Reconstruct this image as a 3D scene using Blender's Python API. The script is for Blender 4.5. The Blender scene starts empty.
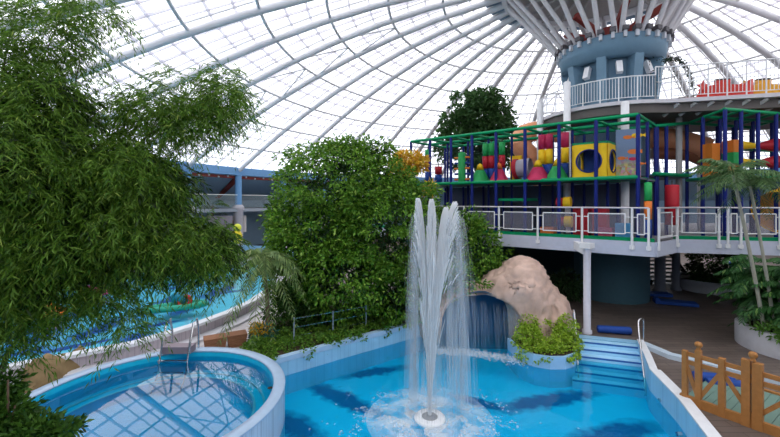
import bpy, math, random
import numpy as np
from math import sin, cos, pi, sqrt, atan2, radians
from mathutils import Vector, Matrix, noise
from mathutils.geometry import tessellate_polygon

random.seed(7)
rng = np.random.default_rng(11)
S = bpy.context.scene
COL = S.collection

# ------------------------------------------------------------------ survey of the place
F, HZ, EYE = 375.0, 202.0, 5.0          # focal length in px, horizon row, eye height


def G(px, py, z):
    """point of the place at height z seen at a pixel"""
    Y = F * (EYE - z) / (py - HZ)
    return Vector(((px - 390) / F * Y, Y, z))


def D(px, py, Y):
    """point of the place at distance Y seen at a pixel"""
    return Vector(((px - 390) / F * Y, Y, EYE - (py - HZ) / F * Y))


# ------------------------------------------------------------------ materials
MATS = {}


def _nt(name):
    m = bpy.data.materials.new(name)
    m.use_nodes = True
    nt = m.node_tree
    nt.nodes.clear()
    return m, nt, nt.nodes, nt.links


def pm(name, col, rough=0.5, metal=0.0, var=0.10, scale=6.0, spec=0.3, bump=0.0, bscale=30.0, coat=0.0):
    """painted / plastic / stone surface with a little procedural unevenness"""
    if name in MATS:
        return MATS[name]
    m, nt, N, L = _nt(name)
    out = N.new('ShaderNodeOutputMaterial')
    p = N.new('ShaderNodeBsdfPrincipled')
    L.new(p.outputs[0], out.inputs[0])
    tc = N.new('ShaderNodeTexCoord')
    nz = N.new('ShaderNodeTexNoise')
    nz.inputs['Scale'].default_value = scale
    nz.inputs['Detail'].default_value = 4
    L.new(tc.outputs['Object'], nz.inputs['Vector'])
    mx = N.new('ShaderNodeMix')
    mx.data_type = 'RGBA'
    a = [max(0, c * (1 - var)) for c in col]
    b = [min(1, c * (1 + var)) for c in col]
    mx.inputs[6].default_value = (*a, 1)
    mx.inputs[7].default_value = (*b, 1)
    L.new(nz.outputs['Fac'], mx.inputs[0])
    L.new(mx.outputs[2], p.inputs['Base Color'])
    p.inputs['Roughness'].default_value = rough
    p.inputs['Metallic'].default_value = metal
    p.inputs['Specular IOR Level'].default_value = spec
    p.inputs['Coat Weight'].default_value = coat
    if bump:
        n2 = N.new('ShaderNodeTexNoise')
        n2.inputs['Scale'].default_value = bscale
        n2.inputs['Detail'].default_value = 6
        L.new(tc.outputs['Object'], n2.inputs['Vector'])
        bp = N.new('ShaderNodeBump')
        bp.inputs['Strength'].default_value = bump
        L.new(n2.outputs['Fac'], bp.inputs['Height'])
        L.new(bp.outputs[0], p.inputs['Normal'])
    MATS[name] = m
    return m


def leafmat(name, c1, c2, c3=None, trans=0.35, rough=0.45):
    """leaf: every leaf its own green, some light passing through it"""
    if name in MATS:
        return MATS[name]
    m, nt, N, L = _nt(name)
    out = N.new('ShaderNodeOutputMaterial')
    g = N.new('ShaderNodeNewGeometry')
    r = N.new('ShaderNodeValToRGB')
    r.color_ramp.elements[0].color = (*c1, 1)
    r.color_ramp.elements[1].color = (*c2, 1)
    if c3:
        e = r.color_ramp.elements.new(0.94)
        e.color = (*c2, 1)
        r.color_ramp.elements[-1].color = (*c3, 1)
    L.new(g.outputs['Random Per Island'], r.inputs[0])
    p = N.new('ShaderNodeBsdfPrincipled')
    p.inputs['Roughness'].default_value = rough
    p.inputs['Specular IOR Level'].default_value = 0.3
    L.new(r.outputs[0], p.inputs['Base Color'])
    t = N.new('ShaderNodeBsdfTranslucent')
    L.new(r.outputs[0], t.inputs[0])
    mx = N.new('ShaderNodeMixShader')
    mx.inputs[0].default_value = trans
    L.new(p.outputs[0], mx.inputs[1])
    L.new(t.outputs[0], mx.inputs[2])
    L.new(mx.outputs[0], out.inputs[0])
    MATS[name] = m
    return m


def watermat(name, tint, ripple, scale, rough=0.02, ior=1.33, murk=0.0, mcol=(0, .4, .8)):
    m, nt, N, L = _nt(name)
    out = N.new('ShaderNodeOutputMaterial')
    tc = N.new('ShaderNodeTexCoord')
    nz = N.new('ShaderNodeTexNoise')
    nz.inputs['Scale'].default_value = scale
    nz.inputs['Detail'].default_value = 3
    L.new(tc.outputs['Object'], nz.inputs['Vector'])
    bp = N.new('ShaderNodeBump')
    bp.inputs['Strength'].default_value = ripple
    bp.inputs['Distance'].default_value = 0.05
    L.new(nz.outputs['Fac'], bp.inputs['Height'])
    fr = N.new('ShaderNodeFresnel')
    fr.inputs['IOR'].default_value = ior
    L.new(bp.outputs[0], fr.inputs['Normal'])
    t = N.new('ShaderNodeBsdfTransparent')
    t.inputs[0].default_value = (*tint, 1)
    gl = N.new('ShaderNodeBsdfGlossy')
    gl.inputs['Roughness'].default_value = rough
    L.new(bp.outputs[0], gl.inputs['Normal'])
    mx = N.new('ShaderNodeMixShader')
    L.new(fr.outputs[0], mx.inputs[0])
    mk = N.new('ShaderNodeMixShader')            # light scattered back by the water itself
    mk.inputs[0].default_value = murk
    df = N.new('ShaderNodeBsdfDiffuse')
    df.inputs[0].default_value = (*mcol, 1)
    L.new(t.outputs[0], mk.inputs[1])
    L.new(df.outputs[0], mk.inputs[2])
    L.new(mk.outputs[0], mx.inputs[1])
    L.new(gl.outputs[0], mx.inputs[2])
    L.new(mx.outputs[0], out.inputs[0])
    MATS[name] = m
    return m


def sheermat(name, col, alpha, noise_scale=None, lo=0.0, hi=1.0, stretch=(1, 1, 1), rough=0.6, trans=0.4, spec=.3):
    """spray, foam, perforated sheet, netting: partly see-through"""
    if name in MATS:
        return MATS[name]
    m, nt, N, L = _nt(name)
    out = N.new('ShaderNodeOutputMaterial')
    d = N.new('ShaderNodeBsdfPrincipled')
    d.inputs['Base Color'].default_value = (*col, 1)
    d.inputs['Roughness'].default_value = rough
    d.inputs['Specular IOR Level'].default_value = spec
    tl = N.new('ShaderNodeBsdfTranslucent')
    tl.inputs[0].default_value = (*col, 1)
    m1 = N.new('ShaderNodeMixShader')
    m1.inputs[0].default_value = trans
    L.new(d.outputs[0], m1.inputs[1])
    L.new(tl.outputs[0], m1.inputs[2])
    t = N.new('ShaderNodeBsdfTransparent')
    mx = N.new('ShaderNodeMixShader')
    mx.inputs[0].default_value = alpha
    L.new(t.outputs[0], mx.inputs[1])
    L.new(m1.outputs[0], mx.inputs[2])
    if noise_scale:
        tc = N.new('ShaderNodeTexCoord')
        mp = N.new('ShaderNodeMapping')
        mp.inputs['Scale'].default_value = stretch
        L.new(tc.outputs['Object'], mp.inputs[0])
        nz = N.new('ShaderNodeTexNoise')
        nz.inputs['Scale'].default_value = noise_scale
        nz.inputs['Detail'].default_value = 5
        L.new(mp.outputs[0], nz.inputs['Vector'])
        mr = N.new('ShaderNodeMapRange')
        mr.inputs[1].default_value = lo
        mr.inputs[2].default_value = hi
        mr.inputs[3].default_value = 0
        mr.inputs[4].default_value = alpha
        L.new(nz.outputs['Fac'], mr.inputs[0])
        L.new(mr.outputs[0], mx.inputs[0])
    L.new(mx.outputs[0], out.inputs[0])
    MATS[name] = m
    return m


def tilemat(name, c1, c2, mortar, size, rough=0.35, w=None, msize=0.02, bump=0.0):
    """brick-texture tiles in object space (x,y)"""
    if name in MATS:
        return MATS[name]
    m, nt, N, L = _nt(name)
    out = N.new('ShaderNodeOutputMaterial')
    p = N.new('ShaderNodeBsdfPrincipled')
    p.inputs['Roughness'].default_value = rough
    L.new(p.outputs[0], out.inputs[0])
    tc = N.new('ShaderNodeTexCoord')
    b = N.new('ShaderNodeTexBrick')
    b.inputs['Color1'].default_value = (*c1, 1)
    b.inputs['Color2'].default_value = (*c2, 1)
    b.inputs['Mortar'].default_value = (*mortar, 1)
    b.inputs['Scale'].default_value = 1.0
    b.inputs['Brick Width'].default_value = w or size
    b.inputs['Row Height'].default_value = size
    b.inputs['Mortar Size'].default_value = msize
    b.offset = 0.5 if w else 0.0
    L.new(tc.outputs['Object'], b.inputs['Vector'])
    nz = N.new('ShaderNodeTexNoise')
    nz.inputs['Scale'].default_value = 1.3
    nz.inputs['Detail'].default_value = 5
    L.new(tc.outputs['Object'], nz.inputs['Vector'])
    mr = N.new('ShaderNodeMapRange')
    mr.inputs[3].default_value = 0.8
    mr.inputs[4].default_value = 1.15
    L.new(nz.outputs['Fac'], mr.inputs[0])
    mx = N.new('ShaderNodeMix')
    mx.data_type = 'RGBA'
    mx.blend_type = 'MULTIPLY'
    mx.inputs[0].default_value = 1
    L.new(b.outputs['Color'], mx.inputs[6])
    L.new(mr.outputs[0], mx.inputs[7])
    L.new(mx.outputs[2], p.inputs['Base Color'])
    MATS[name] = m
    return m


def patchmat(name, base, dark, patches, var=0.06, distort=0.5, nscale=1.6):
    """pool lining with long dark mosaic shapes laid into it: patches = (x0,y0,x1,y1,halfwidth)"""
    m, nt, N, L = _nt(name)
    out = N.new('ShaderNodeOutputMaterial')
    p = N.new('ShaderNodeBsdfPrincipled')
    p.inputs['Roughness'].default_value = 0.5
    L.new(p.outputs[0], out.inputs[0])
    tc = N.new('ShaderNodeTexCoord')
    nz = N.new('ShaderNodeTexNoise')
    nz.inputs['Scale'].default_value = nscale
    nz.inputs['Detail'].default_value = 3
    L.new(tc.outputs['Object'], nz.inputs['Vector'])
    sub = N.new('ShaderNodeVectorMath')
    sub.operation = 'SUBTRACT'
    L.new(nz.outputs['Color'], sub.inputs[0])
    sub.inputs[1].default_value = (.5, .5, .5)
    sc = N.new('ShaderNodeVectorMath')
    sc.operation = 'SCALE'
    sc.inputs['Scale'].default_value = distort
    L.new(sub.outputs[0], sc.inputs[0])
    ad = N.new('ShaderNodeVectorMath')
    L.new(tc.outputs['Object'], ad.inputs[0])
    L.new(sc.outputs[0], ad.inputs[1])
    last = None
    for (x0, y0, x1, y1, hw) in patches:
        ln = sqrt((x1 - x0) ** 2 + (y1 - y0) ** 2) / 2
        mp = N.new('ShaderNodeMapping')
        mp.vector_type = 'TEXTURE'
        mp.inputs['Location'].default_value = ((x0 + x1) / 2, (y0 + y1) / 2, 0)
        mp.inputs['Rotation'].default_value = (0, 0, atan2(y1 - y0, x1 - x0))
        mp.inputs['Scale'].default_value = (ln, hw, 1000)
        L.new(ad.outputs[0], mp.inputs[0])
        le = N.new('ShaderNodeVectorMath')
        le.operation = 'LENGTH'
        L.new(mp.outputs[0], le.inputs[0])
        mr = N.new('ShaderNodeMapRange')
        mr.inputs[1].default_value = 0.55
        mr.inputs[2].default_value = 1.15
        mr.inputs[3].default_value = 1
        mr.inputs[4].default_value = 0
        L.new(le.outputs['Value'], mr.inputs[0])
        if last is None:
            last = mr.outputs[0]
        else:
            mm = N.new('ShaderNodeMath')
            mm.operation = 'MAXIMUM'
            L.new(last, mm.inputs[0])
            L.new(mr.outputs[0], mm.inputs[1])
            last = mm.outputs[0]
    n2 = N.new('ShaderNodeTexNoise')
    n2.inputs['Scale'].default_value = 2.2
    n2.inputs['Detail'].default_value = 4
    L.new(tc.outputs['Object'], n2.inputs['Vector'])
    m0 = N.new('ShaderNodeMix')
    m0.data_type = 'RGBA'
    m0.inputs[6].default_value = (*[c * (1 - var) for c in base], 1)
    m0.inputs[7].default_value = (*[min(1, c * (1 + var)) for c in base], 1)
    L.new(n2.outputs['Fac'], m0.inputs[0])
    mx = N.new('ShaderNodeMix')
    mx.data_type = 'RGBA'
    mx.inputs[7].default_value = (*dark, 1)
    L.new(m0.outputs[2], mx.inputs[6])
    L.new(last, mx.inputs[0])
    L.new(mx.outputs[2], p.inputs['Base Color'])
    MATS[name] = m
    return m


# ------------------------------------------------------------------ mesh builder
def wloc(o):
    v = Vector((0, 0, 0))
    while o:
        v = v + o.location
        o = o.parent
    return v


class MB:
    def __init__(s):
        s.v, s.f, s.sm, s.mi = [], [], [], []

    def add(s, vs, fs, smooth=False, mi=0):
        o = len(s.v)
        s.v += [tuple(v) for v in vs]
        for f in fs:
            s.f.append(tuple(i + o for i in f))
            s.sm.append(smooth)
            s.mi.append(mi)
        return s

    def box(s, c, sz, rot=0.0, mi=0, ax=None):
        """box about c, size sz, turned rot about z, or along axes ax"""
        x, y, z = [k / 2 for k in sz]
        if ax is None:
            ax = (Vector((cos(rot), sin(rot), 0)), Vector((-sin(rot), cos(rot), 0)), Vector((0, 0, 1)))
        c = Vector(c)
        vs = [c + ax[0] * (x * i) + ax[1] * (y * j) + ax[2] * (z * k) for k in (-1, 1) for j in (-1, 1) for i in (-1, 1)]
        return s.add(vs, [(0, 2, 3, 1), (4, 5, 7, 6), (0, 1, 5, 4), (2, 6, 7, 3), (0, 4, 6, 2), (1, 3, 7, 5)], False, mi)

    def beam(s, a, b, w, h, mi=0, up=(0, 0, 1)):
        a, b = Vector(a), Vector(b)
        d = b - a
        ln = d.length
        d.normalize()
        sd = d.cross(Vector(up))
        if sd.length < 1e-4:
            sd = d.cross(Vector((1, 0, 0)))
        sd.normalize()
        u = sd.cross(d)
        return s.box((a + b) / 2, (ln, w, h), mi=mi, ax=(d, sd, u))

    def tube(s, pts, r, n=8, cap=True, mi=0, closed=False, flat=1.0):
        pts = [Vector(p) for p in pts]
        m = len(pts)
        rs = r if isinstance(r, (list, tuple)) else [r] * m
        vs, fs = [], []
        prev = None
        for i, p in enumerate(pts):
            if closed:
                t = pts[(i + 1) % m] - pts[i - 1]
            else:
                t = pts[min(i + 1, m - 1)] - pts[max(i - 1, 0)]
            t.normalize()
            if prev is None:
                a = t.cross(Vector((0, 0, 1)))
                if a.length < 1e-3:
                    a = t.cross(Vector((1, 0, 0)))
            else:
                a = prev - t * prev.dot(t)
            a.normalize()
            prev = a
            b = t.cross(a)
            for k in range(n):
                q = 2 * pi * (k + .5) / n
                vs.append(p + a * (rs[i] * cos(q)) + b * (rs[i] * flat * sin(q)))
        for i in range(m if closed else m - 1):
            j = (i + 1) % m
            for k in range(n):
                k2 = (k + 1) % n
                fs.append((i * n + k, i * n + k2, j * n + k2, j * n + k))
        s.add(vs, fs, n > 4, mi)
        if cap and not closed:
            s.add(vs[:n], [tuple(range(n))[::-1]], False, mi)
            s.add(vs[-n:], [tuple(range(n))], False, mi)
        return s

    def lathe(s, prof, c=(0, 0, 0), n=32, a0=0.0, a1=2 * pi, smooth=True, mi=0, capb=False, capt=False):
        """prof = [(r,z)...] turned about the upright through c"""
        full = abs(a1 - a0 - 2 * pi) < 1e-6
        m = n if full else n + 1
        vs, fs = [], []
        for (r, z) in prof:
            for k in range(m):
                a = a0 + (a1 - a0) * k / n
                vs.append((c[0] + r * cos(a), c[1] + r * sin(a), c[2] + z))
        for i in range(len(prof) - 1):
            for k in range(n):
                k2 = (k + 1) % m
                fs.append((i * m + k, i * m + k2, (i + 1) * m + k2, (i + 1) * m + k))
        s.add(vs, fs, smooth, mi)
        if capb:
            s.add(vs[:m], [tuple(range(m))[::-1]], False, mi)
        if capt:
            s.add(vs[-m:], [tuple(range(m))], False, mi)
        return s

    def prism(s, poly, z0, z1, mi=0, top=True, bottom=True, sides=True, holes=()):
        loops = [list(poly)] + [list(h) for h in holes]
        flat = [Vector((p[0], p[1], 0)) for lp in loops for p in lp]
        tri = tessellate_polygon([[Vector((p[0], p[1], 0)) for p in lp] for lp in loops])
        for z, up, on in ((z1, True, top), (z0, False, bottom)):
            if on:
                fs = []
                for t in tri:
                    a, b, c = [flat[i] for i in t]
                    ccw = (b - a).cross(c - a).z > 0
                    fs.append(tuple(t) if ccw == up else tuple(t)[::-1])
                s.add([(p.x, p.y, z) for p in flat], fs, False, mi)
        if sides:
            for lp in loops:
                n = len(lp)
                vs = [(p[0], p[1], z0) for p in lp] + [(p[0], p[1], z1) for p in lp]
                s.add(vs, [(i, (i + 1) % n, n + (i + 1) % n, n + i) for i in range(n)], False, mi)
        return s

    def ball(s, c, r, n=10, m=6, mi=0):
        rx, ry, rz = r if isinstance(r, (tuple, list)) else (r, r, r)
        vs, fs = [], []
        for i in range(m + 1):
            t = pi * i / m
            for k in range(n):
                a = 2 * pi * k / n
                vs.append((c[0] + rx * sin(t) * cos(a), c[1] + ry * sin(t) * sin(a), c[2] - rz * cos(t)))
        for i in range(m):
            for k in range(n):
                k2 = (k + 1) % n
                fs.append((i * n + k, i * n + k2, (i + 1) * n + k2, (i + 1) * n + k))
        return s.add(vs, fs, True, mi)

    def build(s, name, mats, parent=None, label=None, kind=None):
        off = wloc(parent)
        me = bpy.data.meshes.new(name)
        me.from_pydata([(v[0] - off.x, v[1] - off.y, v[2] - off.z) for v in s.v], [], s.f)
        me.polygons.foreach_set('use_smooth', s.sm)
        me.polygons.foreach_set('material_index', s.mi)
        for m in (mats if isinstance(mats, (list, tuple)) else [mats]):
            me.materials.append(m)
        me.update()
        o = bpy.data.objects.new(name, me)
        COL.objects.link(o)
        o.parent = parent
        if label:
            o['label'] = label
        if kind:
            o['kind'] = kind
        return o


def tag(o, label, cat, group=None, kind=None):
    o['label'] = label
    o['category'] = cat
    if group:
        o['group'] = group
    if kind:
        o['kind'] = kind
    return o


def thing(name, loc, label, cat, group=None, kind=None):
    o = bpy.data.objects.new(name, None)
    o.empty_display_size = 0.2
    COL.objects.link(o)
    o.location = loc
    return tag(o, label, cat, group, kind)


def struct(name, mb, mat, label, parent=None):
    o = mb.build(name, mat, parent)
    if parent is None:
        o['kind'] = 'structure'
        o['label'] = label
        o['category'] = 'structure'
    return o


def copy_tree(o, loc, label=None):
    c = o.copy()
    COL.objects.link(c)
    c.location = loc
    if label:
        c['label'] = label
    for ch in o.children:
        d = ch.copy()
        COL.objects.link(d)
        d.parent = c
        for gch in ch.children:
            e = gch.copy()
            COL.objects.link(e)
            e.parent = d
    return c


def npmesh(name, V, Q, mat, parent=None, kind=None):
    """quads given as numpy arrays"""
    off = wloc(parent)
    V = np.asarray(V, np.float32) - np.array([off.x, off.y, off.z], np.float32)
    Q = np.asarray(Q, np.int32)
    me = bpy.data.meshes.new(name)
    me.vertices.add(len(V))
    me.vertices.foreach_set('co', V.ravel())
    me.loops.add(Q.size)
    me.loops.foreach_set('vertex_index', Q.ravel())
    me.polygons.add(len(Q))
    me.polygons.foreach_set('loop_start', np.arange(0, Q.size, Q.shape[1], dtype=np.int32))
    me.update(calc_edges=True)
    me.materials.append(mat)
    o = bpy.data.objects.new(name, me)
    COL.objects.link(o)
    o.parent = parent
    if kind:
        o['kind'] = kind
    return o


def leaf_quads(P, Dr, L, W, fold=0.25):
    """one folded leaf (two quads, six points) per base point P along Dr"""
    n = len(P)
    Dr = Dr / (np.linalg.norm(Dr, axis=1, keepdims=True) + 1e-9)
    R = rng.normal(size=(n, 3))
    Sd = np.cross(Dr, R)
    Sd /= np.linalg.norm(Sd, axis=1, keepdims=True) + 1e-9
    Nn = np.cross(Dr, Sd)
    flip = np.where(Nn[:, 2:3] < 0, -1, 1)
    Nn = Nn * flip
    L = np.asarray(L).reshape(-1, 1)
    W = np.asarray(W).reshape(-1, 1)
    a = P
    t = P + Dr * L - Nn * L * 0.12
    m = P + Dr * L * .42 - Nn * W * fold
    l = P + Dr * L * .4 + Sd * W * .5
    r = P + Dr * L * .4 - Sd * W * .5
    V = np.stack([a, l, t, r, m], 1).reshape(-1, 3)
    b = (np.arange(n) * 5)[:, None]
    Q = np.concatenate([b + np.array([[0, 4, 2, 1]]), b + np.array([[0, 3, 2, 4]])], 1).reshape(-1, 4)
    return V, Q


def unit(n):
    v = rng.normal(size=(n, 3))
    return v / np.linalg.norm(v, axis=1, keepdims=True)


def tufted(clumps, n_tuft, n_leaf, tuft_r, L, W, droop=0.35, shell=(0.72, 1.05)):
    """leaves gathered in tufts over the shells of ellipsoids (cx,cy,cz,rx,ry,rz)"""
    area = np.array([(c[3] * c[4] + c[3] * c[5] + c[4] * c[5]) for c in clumps])
    cnt = np.maximum(3, (n_tuft * area / area.sum()).astype(int))
    PV, DV = [], []
    for c, k in zip(clumps, cnt):
        u = unit(k)
        rad = rng.uniform(shell[0], shell[1], (k, 1))
        ctr = np.array(c[:3]) + u * rad * np.array(c[3:6])
        m = n_leaf
        uu = unit(k * m)
        tr = tuft_r * rng.uniform(.7, 1.3, (k, 1)).repeat(m, 0)
        P = ctr.repeat(m, 0) + uu * tr * rng.uniform(.35, 1, (k * m, 1)) * np.array([1, 1, .62])
        d = uu * .8 + u.repeat(m, 0) * .5 + rng.normal(size=(k * m, 3)) * .35
        d[:, 2] -= droop
        PV.append(P)
        DV.append(d)
    P = np.concatenate(PV)
    Dv = np.concatenate(DV)
    n = len(P)
    return leaf_quads(P, Dv, L * rng.uniform(.7, 1.25, n), W * rng.uniform(.75, 1.2, n))


def sprays(clumps, n_spray, n_leaf, spray_len, L, W, droop=0.8, spread=0.55):
    """drooping bamboo sprays: a thin twig with narrow leaflets left and right"""
    area = np.array([(c[3] * c[4] + c[3] * c[5] + c[4] * c[5]) * (c[6] if len(c) > 6 else 1) for c in clumps])
    cnt = np.maximum(3, (n_spray * area / area.sum()).astype(int))
    PV, DV = [], []
    for c, k in zip(clumps, cnt):
        u = unit(k)
        st = np.array(c[:3]) + u * rng.uniform(.25, .95, (k, 1)) * np.array(c[3:6])
        d = u * .8 + rng.normal(size=(k, 3)) * .45
        d[:, 2] = d[:, 2] * .5 + .1
        d /= np.linalg.norm(d, axis=1, keepdims=True)
        ln = spray_len * rng.uniform(.6, 1.4, (k, 1))
        for j in range(n_leaf):
            t = (j + .6) / n_leaf
            p = st + d * ln * t
            p[:, 2] -= (droop * ln[:, 0] * t * t)
            dd = d.copy()
            dd[:, 2] -= 2 * droop * t
            dd /= np.linalg.norm(dd, axis=1, keepdims=True)
            sd = np.cross(dd, np.array([0, 0, 1.0]))
            sd /= np.linalg.norm(sd, axis=1, keepdims=True) + 1e-6
            sg = 1 if j % 2 else -1
            PV.append(p)
            q = dd * .75 + sd * sg * spread + rng.normal(size=(k, 3)) * .28
            q[:, 2] -= .25
            DV.append(q)
    P = np.concatenate(PV)
    Dv = np.concatenate(DV)
    n = len(P)
    return leaf_quads(P, Dv, L * rng.uniform(.65, 1.3, n), W * rng.uniform(.8, 1.2, n), .12)


def clumps_px(rows):
    """rows (px, py, rx, ry, Y[, depth radius]) -> ellipsoids of real size at their distance"""
    out = []
    for r in rows:
        p = D(r[0], r[1], r[4])
        k = r[4] / F
        out.append((p.x, p.y, p.z, r[2] * k, (r[5] if len(r) > 5 else (r[2] + r[3]) / 2 * k), r[3] * k))
    return out


def frond(mb, base, az, el, ln, n=22, lw=0.035, ll=0.34, sag=0.9, mi=0):
    """pinnate palm frond: arching rib with leaflets both sides"""
    d = Vector((cos(az) * cos(el), sin(az) * cos(el), sin(el)))
    pts = []
    for i in range(n + 1):
        t = i / n
        p = Vector(base) + d * (ln * t)
        p.z -= sag * ln * t * t * 0.6
        pts.append(p)
    mb.tube([pts[0], pts[n // 3], pts[2 * n // 3], pts[n]], [.018, .014, .009, .004], 5, mi=mi)
    for i in range(2, n + 1):
        t = i / n
        tg = (pts[i] - pts[i - 1]).normalized()
        sd = tg.cross(Vector((0, 0, 1)))
        if sd.length < 1e-3:
            sd = Vector((1, 0, 0))
        sd.normalize()
        l = ll * (0.35 + 0.65 * sin(pi * min(1, t * .95 + .08)))
        for sg in (-1, 1):
            q = (sd * sg * .85 + tg * .55 + Vector((random.uniform(-.12, .12), random.uniform(-.12, .12), -.25 - .2 * random.random()))).normalized()
            a = pts[i]
            m = a + q * (l * .5)
            e = a + q * l + Vector((0, 0, -l * .22))
            w = tg * lw
            mb.add([a, m - w * .5, e, m + w * .5], [(0, 1, 2, 3)], False, mi)


# ------------------------------------------------------------------ paints
WHITE = pm('white_paint', (.78, .78, .80), .4)
STEELW = pm('roof_steel', (.84, .83, .85), .4, var=.03)
BLUEGREY = pm('tower_blue', (.145, .25, .34), .55)
COLBLUE = pm('gallery_blue', (.16, .34, .60), .5)
NAVY = pm('post_navy', (.006, .016, .16), .45, spec=.2)
GREEN = pm('frame_green', (.0, .26, .10), .4, spec=.2)
RED = pm('foam_red', (.46, .015, .03), .5)
MAGENTA = pm('foam_magenta', (.50, .02, .09), .5)
ORANGE = pm('foam_orange', (.80, .20, .03), .5)
YELLOW = pm('foam_yellow', (.92, .58, .01), .5)
FBLUE = pm('foam_blue', (.01, .06, .32), .5)
FGREEN = pm('foam_green', (.02, .36, .09), .5)
SKYB = pm('foam_sky', (.10, .38, .70), .5)
TUBEOR = pm('tube_orange', (.95, .40, .20), .35, coat=.3)
STEEL = pm('stainless', (.62, .62, .64), .22, 1.0)
DARK = pm('dark_soffit', (.06, .065, .07), .8)
GREYP = pm('grey_paint', (.42, .42, .43), .6)
CONC = pm('pale_render', (.46, .46, .50), .7, bump=.1)
COPING = pm('coping_white', (.78, .80, .84), .35)
WOOD = pm('oiled_wood', (.40, .175, .05), .5, var=.25, scale=9)
BARK = pm('bark', (.16, .11, .075), .85, var=.4, scale=14, bump=.6)
SOIL = pm('soil', (.05, .035, .02), .95, var=.3)
REDSTEEL = pm('red_steel', (.30, .05, .04), .5)

# ================================================================== DOME
TX, TY = 11.3, 20.0


def dz(r):
    return 17.21 - .01144 * r * r + 9.34e-7 * r ** 4


def dp(r, a, dzz=0.0):
    return Vector((TX + r * cos(a), TY + r * sin(a), dz(r) + dzz))


RE = 29.5
RINGS = [8.4, 11.4, 14.5, 17.5, 20.5, 23.5, 26.5]
gm, gnt, gN, gL = _nt('roof_glass')
go = gN.new('ShaderNodeOutputMaterial')
gt = gN.new('ShaderNodeBsdfTransparent')
gt.inputs[0].default_value = (.93, .94, .95, 1)
gg = gN.new('ShaderNodeBsdfGlossy')
gg.inputs['Roughness'].default_value = .05
gx = gN.new('ShaderNodeMixShader')
gx.inputs[0].default_value = .04
gL.new(gt.outputs[0], gx.inputs[1])
gL.new(gg.outputs[0], gx.inputs[2])
gL.new(gx.outputs[0], go.inputs[0])
g = MB()
rr = [5.0] + [5.0 + (RE + .6 - 5) * i / 14 for i in range(1, 15)]
g.lathe([(r, dz(r) + .28) for r in rr], (TX, TY, 0), 72)
ceiling = g.build('ceiling', gm)
tag(ceiling, 'glazed white dome roof of the pool hall', 'ceiling', kind='structure')
RIBA = [radians(9.4 + 10 * k) for k in range(36)]
for a in RIBA:
    b = MB()
    b.tube([dp(r, a, -.02) for r in (5.0, 9, 12, 15, 18, 21, 24, 27, RE)], .195, 10)
    # slim upper chord that carries the glass
    for sgn in (-1, 1):
        b.tube([dp(r, a + sgn * .42 / r, .22) for r in (6.2, 9, 12, 15, 18, 21, 24, 27, RE)], .055, 4, False)
    b.build('roof_rib', STEELW, ceiling)
for r in RINGS:
    b = MB()
    b.tube([dp(r, 2 * pi * k / 144, 0) for k in range(144)], .085, 6, closed=True)
    b.build('roof_ring', STEELW, ceiling)
b = MB()
for i, r0 in enumerate([6.2] + RINGS):
    r1 = (RINGS + [RE])[i]
    for fr_ in (1 / 3, 2 / 3):
        r = r0 + (r1 - r0) * fr_
        b.tube([dp(r, 2 * pi * k / 108, .2) for k in range(108)], .075, 4, closed=True)
for a in RIBA:
    for fr_ in ((.5,) if True else ()):
        aa = a + radians(10 * fr_)
        b.tube([dp(r, aa, .18) for r in (8.4, 11.4, 14.5, 17.5, 20.5, 23.5, 26.5, RE)], .075, 4, False)
    if True:
        aa = a + radians(7.5)
        b.tube([dp(r, aa, .2) for r in (17.5, 20.5, 23.5, 26.5, RE)], .05, 4, False)
        aa = a + radians(2.5)
        b.tube([dp(r, aa, .2) for r in (17.5, 20.5, 23.5, 26.5, RE)], .05, 4, False)
b.build('glazing_bars', sheermat('bar_translucent', (.82, .80, .86), .72, trans=.45), ceiling, kind='stuff')
# one bay braced with diagonals
b = MB()
for k in range(15, 18):
    pass
aL, aR = radians(159.4), radians(169.4)
for i in range(1, len(RINGS) - 1):
    r0, r1 = RINGS[i], RINGS[i + 1]
    mid = dp(r0, (aL + aR) / 2, -.02)
    b.tube([mid, dp(r1, aL, -.02)], .05, 6)
    b.tube([mid, dp(r1, aR, -.02)], .05, 6)
aL, aR = radians(69.4), radians(79.4)
for i in range(1, len(RINGS) - 1):
    r0, r1 = RINGS[i], RINGS[i + 1]
    mid = dp(r0, (aL + aR) / 2, -.02)
    b.tube([mid, dp(r1, aL, -.02)], .05, 6)
    b.tube([mid, dp(r1, aR, -.02)], .05, 6)
b.build('wind_bracing', STEELW, ceiling)
# blue-grey ring panels and grey centre
for k in range(36):
    a0, a1 = RIBA[k] + .022, RIBA[k] + radians(10) - .022
    b = MB()
    b.lathe([(5.1, dz(5.1) + .1), (6.15, dz(6.15) + .1), (6.15, dz(6.15) + .16), (5.1, dz(5.1) + .16)], (TX, TY, 0), 3, a0, a1, smooth=False)
    b.build('ring_panel', pm('ring_panel_blue', (.20, .30, .41), .6), ceiling)
b = MB()
b.lathe([(5.15, dz(5.1) + .05), (5.15, dz(5.1) - .25), (4.9, dz(5.1) - .25), (4.9, dz(5.1) + .1)], (TX, TY, 0), 72, smooth=False)
b.build('crown_ring', STEELW, ceiling)
b = MB()
b.lathe([(.2, 17.7), (5.1, dz(5.1) + .12)], (TX, TY, 0), 48)
for k in range(24):
    a = 2 * pi * k / 24
    b.beam((TX + .4 * cos(a), TY + .4 * sin(a), 17.4), (TX + 5.0 * cos(a), TY + 5.0 * sin(a), 16.85), .09, .16)
b.build('crown_roof', pm('crown_grey', (.50, .47, .46), .7), ceiling)

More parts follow.
